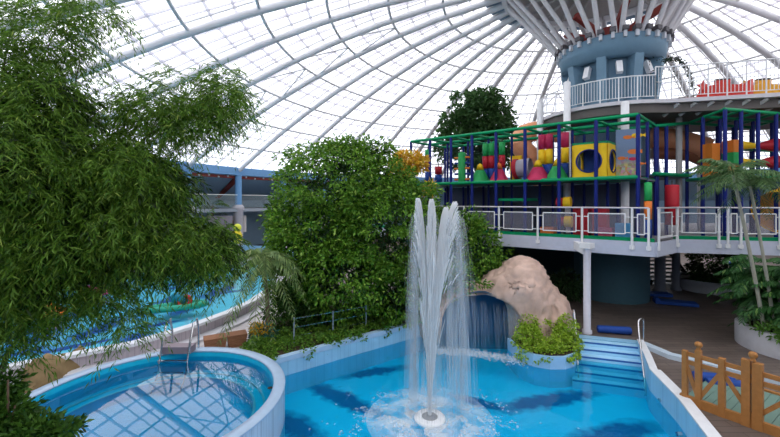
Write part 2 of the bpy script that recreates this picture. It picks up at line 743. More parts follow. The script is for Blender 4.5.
# edge ring beam and perimeter
b = MB()
b.lathe([(RE - .15, 7.5), (RE + .3, 7.5), (RE + .3, 8.2), (RE - .15, 8.2), (RE - .15, 7.5)], (TX, TY, 0), 108, smooth=False)
struct('trim_1', b, COLBLUE, 'blue ring beam round the foot of the dome')
b = MB()
b.lathe([(RE + .3, 7.2), (RE + .6, 7.2), (RE + .6, 7.45), (RE + .3, 7.45), (RE + .3, 7.2)], (TX, TY, 0), 108, radians(90), radians(215), smooth=False)
struct('trim_2', b, REDSTEEL, 'dark red beam under the blue ring beam')
b = MB()
b.lathe([(RE + .35, 7.9), (RE + 6.8, 5.2), (RE + 6.8, 0)], (TX, TY, 0), 108, smooth=False)
struct('wall_perimeter', b, pm('gallery_ceiling', (.36, .52, .68), .7), 'dark blue sloping wall outside the dome columns')
# columns under the ring beam (those in reach of the view)
for k, a in enumerate(RIBA):
    deg = math.degrees(a)
    if not (120 <= deg <= 215):
        continue
    c = (TX + (RE + .1) * cos(a), TY + (RE + .1) * sin(a))
    nm = ('blue column under the dome edge beside the bamboo' if 155 < deg < 165 else
          'blue column under the dome edge left of the round tree' if 145 < deg < 155 else 'blue dome column hidden by the plants')
    t = thing('dome_column', (*c, 0), nm, 'column', None if 145 < deg < 165 else 'dome columns behind the plants', kind='structure')
    b = MB()
    b.lathe([(.30, 4.7), (.30, 7.5)], (*c, 0), 16)
    b.build('shaft', COLBLUE, t)
    b = MB()
    b.lathe([(.42, 0), (.42, 4.2), (.52, 4.3), (.52, 4.55), (.36, 4.75)], (*c, 0), 16)
    b.build('plinth', pm('column_stone', (.48, .46, .50), .7), t)
# gallery slab, rail and what stands there
b = MB()
b.lathe([(RE - .2, 4.1), (RE - .2, 4.4), (RE + 6.7, 4.4), (RE + 6.7, 4.1), (RE - .2, 4.1)], (TX, TY, 0), 60, radians(95), radians(215), smooth=False)
struct('gallery_slab', b, pm('gallery_slab_grey', (.30, .33, .38), .7), 'upper gallery floor behind the blue dome columns')
gr = thing('gallery_railing', (TX + RE * cos(2.6), TY + RE * sin(2.6), 4.4), 'thin pale railing with glass between the blue dome columns', 'railing')
b = MB()
b.tube([(TX + (RE - .05) * cos(a), TY + (RE - .05) * sin(a), 5.65) for a in [radians(d) for d in range(100, 212, 3)]], .035, 6)
b.build('handrail', pm('rail_pale', (.72, .74, .70), .4), gr)
b = MB()
b.lathe([(RE - .05, 4.45), (RE - .05, 5.6)], (TX, TY, 0), 60, radians(100), radians(211))
b.build('glass_panel', sheermat('rail_glass', (.55, .62, .60), .22, trans=.2), gr)
for a in [radians(d) for d in range(104, 212, 5)]:
    b = MB()
    c = Vector((TX + (RE - .05) * cos(a), TY + (RE - .05) * sin(a), 4.4))
    b.tube([c, c + Vector((0, 0, 1.25))], .025, 6)
    b.build('post', STEEL, gr)
# small lamps along the red beam
for i, d in enumerate(np.arange(138, 172, 1.9)):
    a = radians(d)
    c = Vector((TX + (RE + .27) * cos(a), TY + (RE + .27) * sin(a), 7.32 + (.06 if i % 2 else -.06)))
    b = MB()
    b.ball(c, (.09, .09, .09), 8, 5)
    o = b.build('beam_lamp', pm('lamp_white', (.85, .85, .82), .3))
    tag(o, 'small white globe lamp in the row along the dark red beam', 'lamp', 'globe lamps along the red beam')
# leaning red steel struts behind the columns
for (p0, p1, lb) in ((D(217, 196, 40), D(236, 178, 36.5), 'dark red slanting strut between the two blue dome columns'),
                     (D(163, 190, 37), D(178, 175, 34), 'dark red slanting strut left of the blue column beside the bamboo')):
    b = MB()
    b.beam(p0, p1, .5, .5)
    tag(b.build('slanting_strut', REDSTEEL), lb, 'strut')
# lower level under the gallery
b = MB()
p = D(220, 229, 33)
b.box((p.x, p.y, p.z), (2.0, .3, 2.3), rot=.6)
tag(b.build('partition_panel', pm('panel_mauve', (.22, .19, .22), .7)), 'mauve grey partition panel between the dome columns', 'panel')
b = MB()
for i in range(3):
    p = D(231 + i * 1.5, 223, 34 + i)
b.box(D(233, 224, 36), (2.4, .15, 1.6), rot=.5)
for i in range(3):
    b.box(D(229.5 + 3.2 * i, 224, 35.8), (.45, .12, .7), rot=.5, mi=1)
tag(b.build('picture_board', [pm('board_white', (.75, .70, .68), .6), pm('board_print', (.45, .25, .22), .6)]), 'pale board with small pictures on the gallery level', 'board')

# ================================================================== GROUND AND POOLS
WZ = -.45
RW = [Vector((8.74, 13.28)), Vector((8.1, 11.95)), Vector((7.53, 10.86)), Vector((7.09, 9.2)), Vector((6.55, 7.74)), Vector((5.95, 5.6)), Vector((5.3, 2.6))]
JC, JR = Vector((-5.6, 8.75)), 3.03
BW = [Vector((-3.75, 11.38)), Vector((-1.62, 13.08)), Vector((1.0, 15.07)), Vector((2.3, 15.6))]
hole = [(p.x, p.y) for p in RW] + [(-6.5, 2.6)]
for d in range(240, 48, -8):
    hole.append((JC.x + 2.85 * cos(radians(d)), JC.y + 2.85 * sin(radians(d))))
hole += [(p.x, p.y) for p in BW] + [(5.6, 15.6), (7.03, 13.74)]
outer = [(TX + 37 * cos(2 * pi * k / 72), TY + 37 * sin(2 * pi * k / 72)) for k in range(72)]
b = MB()
b.prism(outer, -.2, 0, holes=[hole], bottom=False, sides=False)
FLOORM = tilemat('deck_planks', (.12, .092, .080), (.175, .138, .118), (.065, .054, .05), .22, .5, w=.9, msize=.012)
struct('floor', b, FLOORM, 'brown grey plank-like tile floor of the hall')
# pale floor on the left side (over the brown tiles)
b = MB()
LD = [(-3.75, 11.4), (-4.6, 12.6), (-5.0, 14.2), (-4.6, 17.5), (-5.0, 24), (-4.0, 40), (-22, 38), (-25, 4), (-8.8, 3), (-8.5, 6)]
for d in range(200, 48, -8):
    LD.append((JC.x + 2.9 * cos(radians(d)), JC.y + 2.9 * sin(radians(d))))
b.prism(LD, -.1, .012, bottom=False, sides=False)
struct('pool_deck', b, tilemat('pale_deck', (.50, .47, .48), (.56, .52, .52), (.38, .36, .37), .25, .5, msize=.01), 'pale tiled deck beside the round pool')

PF = -1.05
dk = []
for (x0, y0, x1, y1, hw) in ((302, 380, 388, 420, .42), (272, 412, 324, 443, .48), (334, 378, 414, 366, .34), (488, 411, 606, 390, .42), (448, 394, 520, 414, .3), (566, 443, 664, 424, .46)):
    a, c = G(x0, y0, PF), G(x1, y1, PF)
    dk.append((a.x, a.y, c.x, c.y, hw))
POOLM = patchmat('pool_floor_blue', (.03, .66, .97), (.002, .018, .22), dk, distort=.55, nscale=3.2)
b = MB()
b.prism(hole, PF, PF, bottom=False, sides=False)
struct('pool_floor', b, POOLM, 'bright blue pool floor with long dark blue mosaic shapes')
b = MB()
n = len(hole)
PWALL = tilemat('pool_wall_blue', (.30, .58, .80), (.33, .62, .84), (.25, .50, .72), .2, .3, msize=.006)
for i in range(n):
    a, c = hole[i], hole[(i + 1) % n]
    b.add([(a[0], a[1], PF), (c[0], c[1], PF), (c[0], c[1], .0), (a[0], a[1], 0)], [(0, 1, 2, 3)])
struct('pool_wall', b, PWALL, 'light blue side walls of the main pool')
b = MB()
b.prism(hole, WZ, WZ, bottom=False, sides=False)
struct('pool_water', b, watermat('water_main', (.42, .92, .99), .30, 2.2, .04, murk=.16, mcol=(.002, .50, .90)), 'clear blue water of the main pool')


def ribbon(pts, w, z0, z1, side=1):
    """kerb of width w along pts, laid on one side"""
    mb = MB()
    P = [Vector(p) for p in pts]
    N_ = []
    for i in range(len(P)):
        t = (P[min(i + 1, len(P) - 1)] - P[max(i - 1, 0)]).normalized()
        N_.append(Vector((t.y, -t.x)) * side)
    O = [p + q * w for p, q in zip(P, N_)]
    vs = []
    for p, o in zip(P, O):
        vs += [(p.x, p.y, z0), (p.x, p.y, z1), (o.x, o.y, z1), (o.x, o.y, z0)]
    fs = []
    for i in range(len(P) - 1):
        for k in range(4):
            k2 = (k + 1) % 4
            fs.append((i * 4 + k, i * 4 + k2, i * 4 + 4 + k2, i * 4 + 4 + k))
    fs += [(0, 1, 2, 3), tuple(len(vs) - 4 + k for k in (3, 2, 1, 0))]
    mb.add(vs, fs)
    return mb


cp = thing('pool_coping', (7.5, 11, 0), 'white coping along the right edge of the main pool', 'coping', kind='structure')
ribbon(RW[:3], .20, -.02, .15, -1).build('coping_narrow', COPING, cp)
ribbon(RW[2:], .27, -.02, .17, -1).build('coping_wide', COPING, cp)
b = MB()                                         # light blue lining above the water
for i in range(len(RW) - 1):
    a, c = RW[i], RW[i + 1]
    q = Vector((a.y - c.y, c.x - a.x)).normalized() * -.012
    b.add([(a.x + q.x, a.y + q.y, WZ - .9), (c.x + q.x, c.y + q.y, WZ - .9), (c.x + q.x, c.y + q.y, .145), (a.x + q.x, a.y + q.y, .145)], [(0, 1, 2, 3)])
b.build('lining', PWALL, cp)
struct('back_coping', ribbon(BW, .22, -.02, .15, -1), pm('coping_blue', (.42, .60, .80), .4), 'light blue coping along the back left edge of the main pool')
struct('floor_kerb', ribbon([(8.9, 13.05), (9.1, 12.1), (10.4, 10.8), (12.4, 9.2), (14.5, 8)], .28, -.02, .14, 1), pm('kerb_pale', (.52, .62, .72), .5), 'pale low kerb crossing the floor beyond the bridge')
# inlets in the right wall
for (px, py) in ((661, 401), (679.5, 435)):
    c = G(px, py, WZ + .05)
    b = MB()
    b.tube([(c.x + .05, c.y, c.z + .02), (c.x - .06, c.y, c.z + .02)], .05, 10)
    tag(b.build('water_inlet', STEEL), 'small steel inlet in the right pool wall ' + ('farther from the viewer' if py < 420 else 'nearest the viewer'), 'inlet')

# stairs into the pool
ST0, ST1 = Vector((6.95, 13.78)), Vector((8.72, 13.2))
sd_ = (ST1 - ST0).normalized()
dn = Vector((-.40, -.915))
st = thing('pool_stairs', (ST0.x, ST0.y, 0), 'light blue steps with dark edges leading into the main pool', 'stairs', kind='structure')
STB = pm('step_blue', (.40, .70, .92), .35)
for i in range(6):
    z = -.02 - .15 * i
    wd = sd_ * -(.10 * max(0, i - 2))
    a, c = ST0 + dn * (.31 * i) + wd, ST1 + dn * (.31 * i)
    a2, c2 = ST0 + dn * (.31 * (i + 1)) + wd, ST1 + dn * (.31 * (i + 1))
    b = MB()
    b.prism([a, a2, c2, c], PF, z)
    s_ = b.build('step', STB, st)
    b = MB()
    q = dn * .04
    b.prism([a2 - q * .9, a2 + q * .2, c2 + q * .2, c2 - q * .9], z - .04, z + .006)
    b.build('nosing', pm('nosing_navy', (.03, .13, .42), .4), s_)
b = MB()
b.prism([ST0 - dn * .02, ST1 - dn * .02, ST1 - dn * .35, ST0 - dn * .35], -.02, .02)
b.build('landing', PWALL, st)


def handrail(name, pts, r, label, cat='handrail'):
    b_ = MB()
    # smooth the path
    P = [Vector(p) for p in pts]
    for _ in range(2):
        Q = [P[0]]
        for i in range(len(P) - 1):
            Q += [P[i] * .75 + P[i + 1] * .25, P[i] * .25 + P[i + 1] * .75]
        Q.append(P[-1])
        P = Q
    b_.tube(P, r, 8)
    return tag(b_.build(name, STEEL), label, cat)


e = ST1
handrail('stair_handrail', [(8.93, 13.2, .14), (8.93, 13.2, .60), (8.92, 13.19, .90), (8.66, 13.08, .92), (8.60, 12.98, .6), (8.30, 12.4, .1), (7.78, 11.42, -.62), (7.78, 11.42, -.9)], .03,
         'steel handrail on the right side of the pool steps')
e = ST0
handrail('stair_handrail', [(e.x - .05, e.y + .35, .02), (e.x - .06, e.y + .33, .95), (e.x - .15, e.y + .1, 1.02), (e.x - .2, e.y - .1, .8), (e.x - .75, e.y - 1.45, -.75), (e.x - .75, e.y - 1.45, -.9)], .028,
         'steel handrail on the left side of the pool steps beside the ivy')

# round raised pool
jw = thing('round_pool', (JC.x, JC.y, PF), 'round raised pool with pale rim and reflecting water', 'pool', kind='structure')
JZ = .45
c3 = (JC.x, JC.y, 0)
b = MB()
b.lathe([(JR, PF), (JR, JZ - .02)], c3, 96)
b.build('outer_wall', tilemat('white_tile', (.48, .57, .70), (.52, .61, .74), (.38, .46, .58), .1, .3, msize=.008), jw)
b = MB()
b.lathe([(JR, JZ - .05), (JR + .015, JZ - .02), (JR, JZ), (JR - .26, JZ), (JR - .28, JZ - .03), (JR - .28, JZ - .06)], c3, 96)
b.build('rim', pm('rim_pale', (.40, .53, .70), .3), jw)
b = MB()
b.lathe([(JR - .28, JZ - .03), (JR - .28, -.15), (JR - .75, -.17), (JR - .75, -.45), (.0, -.47)], c3, 96, smooth=False)
b.build('basin', pm('basin_blue', (.01, .55, .80), .4), jw)
for r_, z_ in ((JR - .74, -.165), (JR - .5, -.15)):
    b = MB()
    b.lathe([(r_ - .03, z_), (r_ - .03, z_ + .015), (r_ + .03, z_ + .015), (r_ + .03, z_)], c3, 96)
    b.build('bench_edge', pm('bench_line', (.28, .55, .68), .4), jw)
b = MB()
b.lathe([(JR - .285, .27), (0.01, .27)], c3, 96)
b.build('water', watermat('water_round', (.40, .95, 1.0), .012, 1.1, .0, 1.66), jw)
b = MB()
q = G(270, 388, JZ)
b.lathe([(.0, .012), (.055, .012), (.06, 0)], (q.x, q.y, JZ), 14)
b.build('skimmer_cap', pm('cap_black', (.02, .02, .02), .5), jw, label='small round black cap')

# ladder with bowed rails and a step board on the far rim
lt = thing('pool_ladder', (-6.3, 11.4, JZ), 'steel ladder with two bowed handrails and grey step at the round pool', 'ladder')
for (x, yb) in ((-6.78, 11.62), (-5.98, 11.66)):
    b = MB()
    b.tube([(x, yb + .05, JZ - .1), (x, yb + .05, JZ + .55), (x + .02, yb - .08, JZ + .95), (x + .03, yb - .3, JZ + .9), (x + .02, yb - .5, JZ + .3), (x, yb - .72, -.1), (x, yb - 1.0, -.42)], .03, 8)
    b.build('handrail', STEEL, lt)
for i, (yy, zz) in enumerate(((11.35, JZ + .12), (11.0, JZ - .12), (10.8, JZ - .38), (10.62, JZ - .62))):
    b = MB()
    b.box((-6.38, yy, zz), (.84, .34 if i == 0 else .09, .04 if i else .2))
    b.build('tread', pm('tread_grey', (.26, .21, .24), .5) if i == 0 else STEEL, lt)

# ================================================================== WAVE POOL (left, behind)
WP = [Vector(p) for p in ((-13.5, 8.2), (-11.5, 9.7), (-9.71, 11.0), (-8.3, 12.05), (-7.37, 13.65), (-6.75, 15.4), (-6.45, 17.0), (-6.4, 19), (-6.7, 21.5), (-7.4, 24), (-8.6, 27))]
WO = [(p.x, p.y) for p in WP] + [(-10.5, 30), (-16, 31), (-22, 27), (-23, 18), (-20, 10)]
b = MB()
b.prism(WO, .0, .03, bottom=False, sides=False)
wp_dk = []
rl = random.Random(5)
for k in range(22):
    x = rl.uniform(-18, -8.5)
    y = rl.uniform(10.5, 26)
    ln = rl.uniform(.7, 1.5)
    wp_dk.append((x - ln, y - ln * .75, x + ln, y + ln * .75, rl.uniform(.25, .4)))
for (x0, y0, x1, y1) in ((135, 320, 178, 299), (150, 309, 192, 291), (165, 319, 216, 296), (198, 300, 238, 283), (20, 335, 92, 308), (60, 346, 132, 315), (118, 346, 156, 329), (188, 286, 228, 271), (208, 279, 244, 261), (5, 350, 60, 330)):
    wp_dk.append((*G(x0, y0, .03).xy, *G(x1, y1, .03).xy, .55))
struct('wave_pool_floor', b, patchmat('wave_floor', (.26, .72, .88), (.01, .05, .36), wp_dk, distort=.7, nscale=1.4), 'light blue wave pool floor with dark wavy bands')
b = MB()
b.prism(WO, .36, .36, bottom=False, sides=False)
struct('wave_pool_water', b, watermat('water_wave', (.72, .96, .99), .18, 1.6, .04), 'water of the wave pool behind the bamboo')
wt = thing('wave_pool_wall', (-8, 13, 0), 'curved low tiled wall with white coping round the wave pool', 'wall', kind='structure')
ribbon(WP, .22, 0, .44, 1).build('tiled_wall', tilemat('beige_tile', (.52, .46, .50), (.56, .50, .54), (.42, .38, .42), .12, .5, msize=.008), wt)
b = ribbon(WP, .34, .44, .54, 1)
b.build('coping', COPING, wt)
ribbon([p + Vector((.22, -.05)) for p in WP], .5, 0, .10, 1).build('ledge', pm('ledge_pale', (.66, .66, .70), .5), wt)
# far curved wall of another basin
b = ribbon([Vector(p) for p in ((-19, 34.5), (-15, 35.2), (-11.5, 34.2), (-9, 32), (-7.5, 29))], .3, 0, .95, -1)
struct('far_pool_wall', b, pm('far_wall_blue', (.25, .52, .78), .4), 'light blue curved wall beyond the wave pool')

# inflatables and toys afloat
def raft(name, c, rot, L, W, mat, label, cat):
    o = MB()
    ca, sa = cos(rot), sin(rot)
    pts = []
    for k in range(28):
        a = 2 * pi * k / 28
        x, y = L / 2 * abs(cos(a)) ** .5 * (1 if cos(a) > 0 else -1), W / 2 * abs(sin(a)) ** .5 * (1 if sin(a) > 0 else -1)
        pts.append((c[0] + x * ca - y * sa, c[1] + x * sa + y * ca, c[2] + .08))
    o.tube(pts, .1, 8, closed=True)
    for j in range(5):
        y = (j - 2) * W / 6
        a = (c[0] - L * .42 * ca - y * sa, c[1] - L * .42 * sa + y * ca, c[2] + .05)
        d = (c[0] + L * .42 * ca - y * sa, c[1] + L * .42 * sa + y * ca, c[2] + .05)
        o.tube([a, d], W / 11, 8)
    return tag(o.build(name, mat), label, cat)


raft('air_mattress', G(96, 292, .5), radians(-50), 2.2, .9, pm('inflatable_pink', (.62, .03, .22), .35), 'pink air mattress floating in the wave pool', 'air mattress')
raft('air_mattress', G(94, 264, .5), radians(-40), 2.4, .9, pm('inflatable_blue', (.03, .22, .62), .35), 'blue air mattress floating far back behind the bamboo', 'air mattress')
raft('air_mattress', G(48, 312, .5), radians(-35), 2.2, .8, pm('inflatable_orange', (.75, .22, .02), .35), 'orange air mattress floating behind the bamboo', 'air mattress')
raft('air_mattress', G(72, 266, .9), radians(-20), 1.8, .9, pm('inflatable_yellow', (.75, .6, .05), .35), 'yellow air mattress floating behind the bamboo', 'air mattress')
c = G(177, 309, .40)
o = thing('toy_boat', c, 'green inflatable boat with blue bow and red ring in the wave pool', 'inflatable boat')
b = MB()
b.tube([(c.x + 1.05 * cos(a) * .95, c.y + .38 * sin(a) + .5 * cos(a), c.z + .12) for a in [2 * pi * k / 24 for k in range(24)]], .13, 8, closed=True)
b.tube([(c.x - .8, c.y - .4, c.z + .04), (c.x + .8, c.y + .4, c.z + .04)], .26, 10, flat=.4)
b.build('hull', pm('boat_green', (.02, .38, .25), .35), o)
b = MB()
b.ball((c.x + .0, c.y + .25, c.z + .42), (.42, .3, .3), 14, 8)
b.build('bow', pm('boat_teal', (.02, .28, .40), .35), o)
b = MB()
b.tube([(c.x + .3 + .25 * cos(a), c.y + .05 + .1 * sin(a), c.z + .32 + .2 * sin(a)) for a in [2 * pi * k / 18 for k in range(18)]], .08, 8, closed=True)
b.build('ring', RED, o)
# yellow spring rider far back
c = Vector((-12.6, 31.2, .0))
c = Vector((D(237, 232, 30).x, 30, 0))
o = thing('toy_figure', c, 'yellow and purple toy figure on a post beyond the wave pool', 'toy')
zc = D(237, 232, 30).z
b = MB()
b.lathe([(.5, 0), (.5, .15), (.12, .2), (.12, zc - .9)], (c.x, c.y, 0), 14, capb=True)
b.build('post', GREYP, o)
b = MB()
b.ball((c.x, c.y, zc - .4), (.42, .4, .6), 12, 8)
b.build('body', pm('toy_yellow', (.80, .62, .03), .4), o)
b = MB()
b.ball((c.x + .05, c.y - .05, zc + .35), (.32, .3, .32), 12, 8)
b.build('head', pm('toy_yellowgreen', (.70, .72, .06), .4), o)
b = MB()
b.ball((c.x - .55, c.y, zc - .3), (.3, .28, .45), 10, 6)
b.build('wing', pm('toy_purple', (.12, .06, .22), .4), o)

# draped tarpaulin on the deck
def tarp():
    nx, ny = 44, 22
    a, c_ = G(26, 394, 0), G(92, 362, 0)
    ax = (c_ - a).xy.normalized()
    L_ = (c_ - a).length
    nrm = Vector((-ax.y, ax.x))
    vs, fs = [], []
    for i in range(nx + 1):
        for j in range(ny + 1):
            u, v = i / nx, j / ny
            hgt = (sin(pi * v) ** .55) * (.58 + .14 * sin(u * 7)) * (min(1, sin(pi * u) * 2.0) ** .6)
            fold = .06 * sin(u * 26 + 5 * v + 3 * sin(v * 4)) + .16 * noise.noise(Vector((u * 6, v * 4, 1))) + .07 * (1 - 2 * abs(noise.noise(Vector((u * 14 + v * 5, v * 7, 4)))))
            p = a.xy + ax * (L_ * (u * 1.05)) + nrm * ((v - .3) * .60 + fold * .6)
            vs.append((p.x, p.y, max(.02, hgt + fold * .7)))
    for i in range(nx):
        for j in range(ny):
            q = i * (ny + 1) + j
            fs.append((q, q + ny + 1, q + ny + 2, q + 1))
    mb = MB()
    mb.add(vs, fs, True)
    return mb


tag(tarp().build('tarpaulin', pm('tarp_khaki', (.27, .19, .095), .9, var=.3, scale=5, bump=.8, bscale=9)), 'brown tarpaulin draped over a heap beside the round pool', 'tarpaulin')
# terracotta trough
c = Vector((-5.55, 12.75, 0))
o = thing('plant_trough', c, 'brown wicker plant trough on the deck behind the round pool', 'planter')
for k, (x, y, w) in enumerate(((-5.95, 12.75, .62), (-5.35, 13.1, .55))):
    b = MB()
    rt = .5
    for j in range(5):
        b.box((x, y, .05 + .085 * j), (w + .02 * j, .42 + .02 * j, .075), rot=rt)
    b.build('basket', pm('wicker', (.28, .13, .07), .8, var=.3, scale=40), o)

# ================================================================== ROCK, CAVE AND WATERFALL
def rock():
    bl = MB()
    for c_, r_ in (((5.3, 15.0, .5), (1.2, 1.5, 2.3)), ((4.7, 15.2, .9), (1.15, 1.4, 1.35)), ((3.2, 15.2, .25), (1.85, 1.35, 1.5)), ((6.05, 14.9, .2), (1.05, 1.2, 1.55)), ((5.4, 14.0, -.3), (.6, .7, 1.55)), ((1.8, 15.4, .1), (.6, .8, 1.2))):
        bl.ball(c_, r_, 28, 18)
    ob = bl.build('rock_tmp', SOIL)
    m = ob.modifiers.new('r', 'REMESH')
    m.mode = 'VOXEL'
    m.voxel_size = .11
    dg = bpy.context.evaluated_depsgraph_get()
    me = bpy.data.meshes.new_from_object(ob.evaluated_get(dg))
    bpy.data.objects.remove(ob)
    cut = MB()
    arch = []
    for k in range(25):
        t = pi * k / 24
        arch.append((3.42 + 1.48 * abs(cos(t)) ** .75 * (1 if cos(t) > 0 else -1), -.6 + 2.0 * sin(t) ** .5))
    arch = [(4.90, -2.5)] + arch + [(1.94, -2.5)]
    nA = len(arch)
    cut.add([(x, 10, z) for x, z in arch] + [(x, 15.75, z) for x, z in arch],
            [(i, (i + 1) % nA, nA + (i + 1) % nA, nA + i) for i in range(nA)] + [tuple(range(nA))[::-1], tuple(range(nA, 2 * nA))])
    co = cut.build('cut_tmp', SOIL)
    import bmesh
    bmc = bmesh.new()
    bmc.from_mesh(co.data)
    bmesh.ops.recalc_face_normals(bmc, faces=bmc.faces)
    bmc.to_mesh(co.data)
    bmc.free()
    o_ = bpy.data.objects.new('rock_grotto', me)
    COL.objects.link(o_)
    bm_ = o_.modifiers.new('b', 'BOOLEAN')
    bm_.operation = 'DIFFERENCE'
    bm_.object = co
    rm = o_.modifiers.new('r', 'REMESH')
    rm.mode = 'VOXEL'
    rm.voxel_size = .075
    dg = bpy.context.evaluated_depsgraph_get()
    me2 = bpy.data.meshes.new_from_object(o_.evaluated_get(dg))
    bpy.data.objects.remove(o_)
    bpy.data.objects.remove(co)
    for v in me2.vertices:
        p_ = Vector(v.co)
        q_ = p_ + Vector((.4 * noise.noise(p_ * .8), 0, .4 * noise.noise(p_ * .7 + Vector((5, 0, 0)))))
        e_ = Vector((q_.x * .9 + q_.z * .5, q_.y * .9, q_.z * .9 - q_.x * .6))
        d_ = .15 * noise.noise(e_ * 1.1) + .09 * (1 - abs(noise.noise(e_ * 1.6)) * 2.4) + .075 * (1 - abs(noise.noise(e_ * 3.4)) * 2) + .015 * noise.noise(q_ * 9)
        tu = max(abs(p_.x - 3.42) - 1.42, (p_.z - 1.25) * .9)
        w_ = max(0, min(1, tu / .45)) if p_.y < 15.9 else 1
        v.co = p_ + v.normal * ((d_ - .02) * w_)
    me2.polygons.foreach_set('use_smooth', [True] * len(me2.polygons))
    me2.materials.clear()
    me2.materials.append(pm('sandstone', (.57, .405, .335), .85, var=.5, scale=1.8, bump=.6, bscale=5))
    o2 = bpy.data.objects.new('rock_grotto', me2)
    COL.objects.link(o2)
    return o2


rk = rock()
tag(rk, 'pinkish sandstone artificial rock with a cave opening at the pool', 'rock')
b = MB()
arch = [(3.42 + 1.58 * cos(pi * k / 16), -.6 + 2.15 * sin(pi * k / 16) ** .55) for k in range(17)]
vs = [(x, 14.3, z) for x, z in arch] + [(x, 15.5, z) for x, z in arch]
b.add(vs, [(k, k + 1, 17 + k + 1, 17 + k) for k in range(16)], True)
b.box((3.42, 15.5, .1), (3.4, .1, 3.2))
b.build('cave_lining', pm('cave_blue', (.006, .10, .24), .4), rk, label='dark blue tiled cave lining')
# planter wall with ivy in front of the rock
PLW = [Vector(p) for p in ((4.35, 13.9), (4.4, 12.95), (4.75, 12.4), (5.2, 12.2), (5.7, 12.2), (6.15, 12.45), (6.5, 12.95), (6.85, 13.75))]
pl = thing('rock_planter', (5.5, 13, PF), 'light blue curved planter wall below the rock full of ivy', 'planter', kind='structure')
b = MB()
b.prism(PLW, PF, -.04)
b.build('planter_wall', pm('planter_blue', (.34, .58, .82), .35), pl)
b = MB()
b.prism([Vector((5.5, 13.1)) + (p - Vector((5.5, 13.1))) * .9 for p in PLW], -.06, .0)
b.build('soil', SOIL, pl)
cl = [(5.2, 12.8, .1, .6, .5, .38), (6.1, 13.0, .15, .5, .5, .5), (4.85, 13.1, .2, .45, .5, .5), (5.6, 13.2, .35, .8, .4, .5), (6.35, 13.4, .55, .4, .35, .4), (4.95, 13.4, .6, .35, .3, .35), (5.1, 12.45, -.1, .45, .25, .25), (5.85, 12.5, -.05, .5, .25, .25), (4.6, 12.7, -.15, .25, .25, .3)]
V, Q = tufted(cl, 330, 26, .13, .075, .055, droop=.3)
tag(npmesh('ivy', V, Q, leafmat('ivy_leaf', (.20, .36, .02), (.46, .64, .06), (.60, .72, .16))), 'bright green ivy spilling over the planter below the rock', 'ivy', kind='stuff')

# waterfall: many falling threads from the lip of the cave
SPRAY = sheermat('spray_thread', (.98, .99, 1.0), .66, trans=.55)
FALL = sheermat('fall_thread', (.88, .94, 1.0), .05, trans=.5)
FOAM = sheermat('foam', (.95, .97, 1.0), .32, trans=.4)


def threads(n, fn, r, segs=5):
    mb = MB()
    for _ in range(n):
        pts = fn(segs)
        rr_ = r * random.uniform(.5, 1.6)
        mb.tube(pts, [rr_ * .5] + [rr_] * (len(pts) - 2) + [rr_ * .5], 3, cap=False)
    return mb


def fall_path(segs):
    x = 3.42 + random.uniform(-1.38, 1.38)
    if random.random() < .4:
        x = 3.42 + random.choice((-1, 1, 1)) * random.uniform(.9, 1.38)
    y = 13.95 + random.uniform(-.08, .1)
    ztop = 1.32 - .5 * (abs(x - 3.42) / 1.42) ** 4
    z0 = ztop - random.random() ** 2 * .8
    z1 = max(WZ, z0 - random.uniform(.6, 1.8))
    return [(x + .06 * (x - 3.42) * (k / segs), y - .25 * sqrt(max(0, (ztop - (z0 + (z1 - z0) * k / segs)) / 1.8)), z0 + (z1 - z0) * k / segs) for k in range(segs + 1)]


wf = thing('waterfall', (3.78, 13.9, WZ), 'thin curtain of water falling before the dark cave', 'waterfall')
threads(330, fall_path, .012).build('water_curtain', FALL, wf)


def foam_patch(n, fn, rmin, rmax):
    mb = MB()
    for _ in range(n):
        x, y = fn()
        r_ = random.uniform(rmin, rmax)
        mb.ball((x, y, WZ + .01), (r_, r_, r_ * .35), 7, 4)
    return mb


def ff():
    t = random.random()
    x = 1.7 + 3.2 * t
    return x + random.gauss(0, .06), 13.7 - .75 * t + .25 * sin(t * 5) * .5 + random.gauss(0, .2)


foam_patch(2600, ff, .006, .034).build('splash_foam', FOAM, wf, kind='stuff')

# ================================================================== FOUNTAIN
NZ = Vector((1.0, 9.42, WZ))
fo = thing('fountain', (NZ.x, NZ.y, PF), 'tall white fountain jet rising from a round nozzle in the main pool', 'fountain')
b = MB()
b.lathe([(.12, PF), (.12, WZ - .1)], (NZ.x, NZ.y, 0), 16)
b.lathe([(.30, WZ - .1), (.39, WZ - .02), (.39, WZ + .04), (.36, WZ + .07), (.2, WZ + .07)], (NZ.x, NZ.y, 0), 32)
b.build('nozzle_ring', pm('nozzle_white', (.80, .82, .85), .35), fo)
b = MB()
b.lathe([(.2, WZ + .07), (.17, WZ + .05), (.10, WZ + .08), (.0, WZ + .09)], (NZ.x, NZ.y, 0), 24)
b.build('nozzle_head', pm('nozzle_grey', (.30, .31, .33), .4), fo)


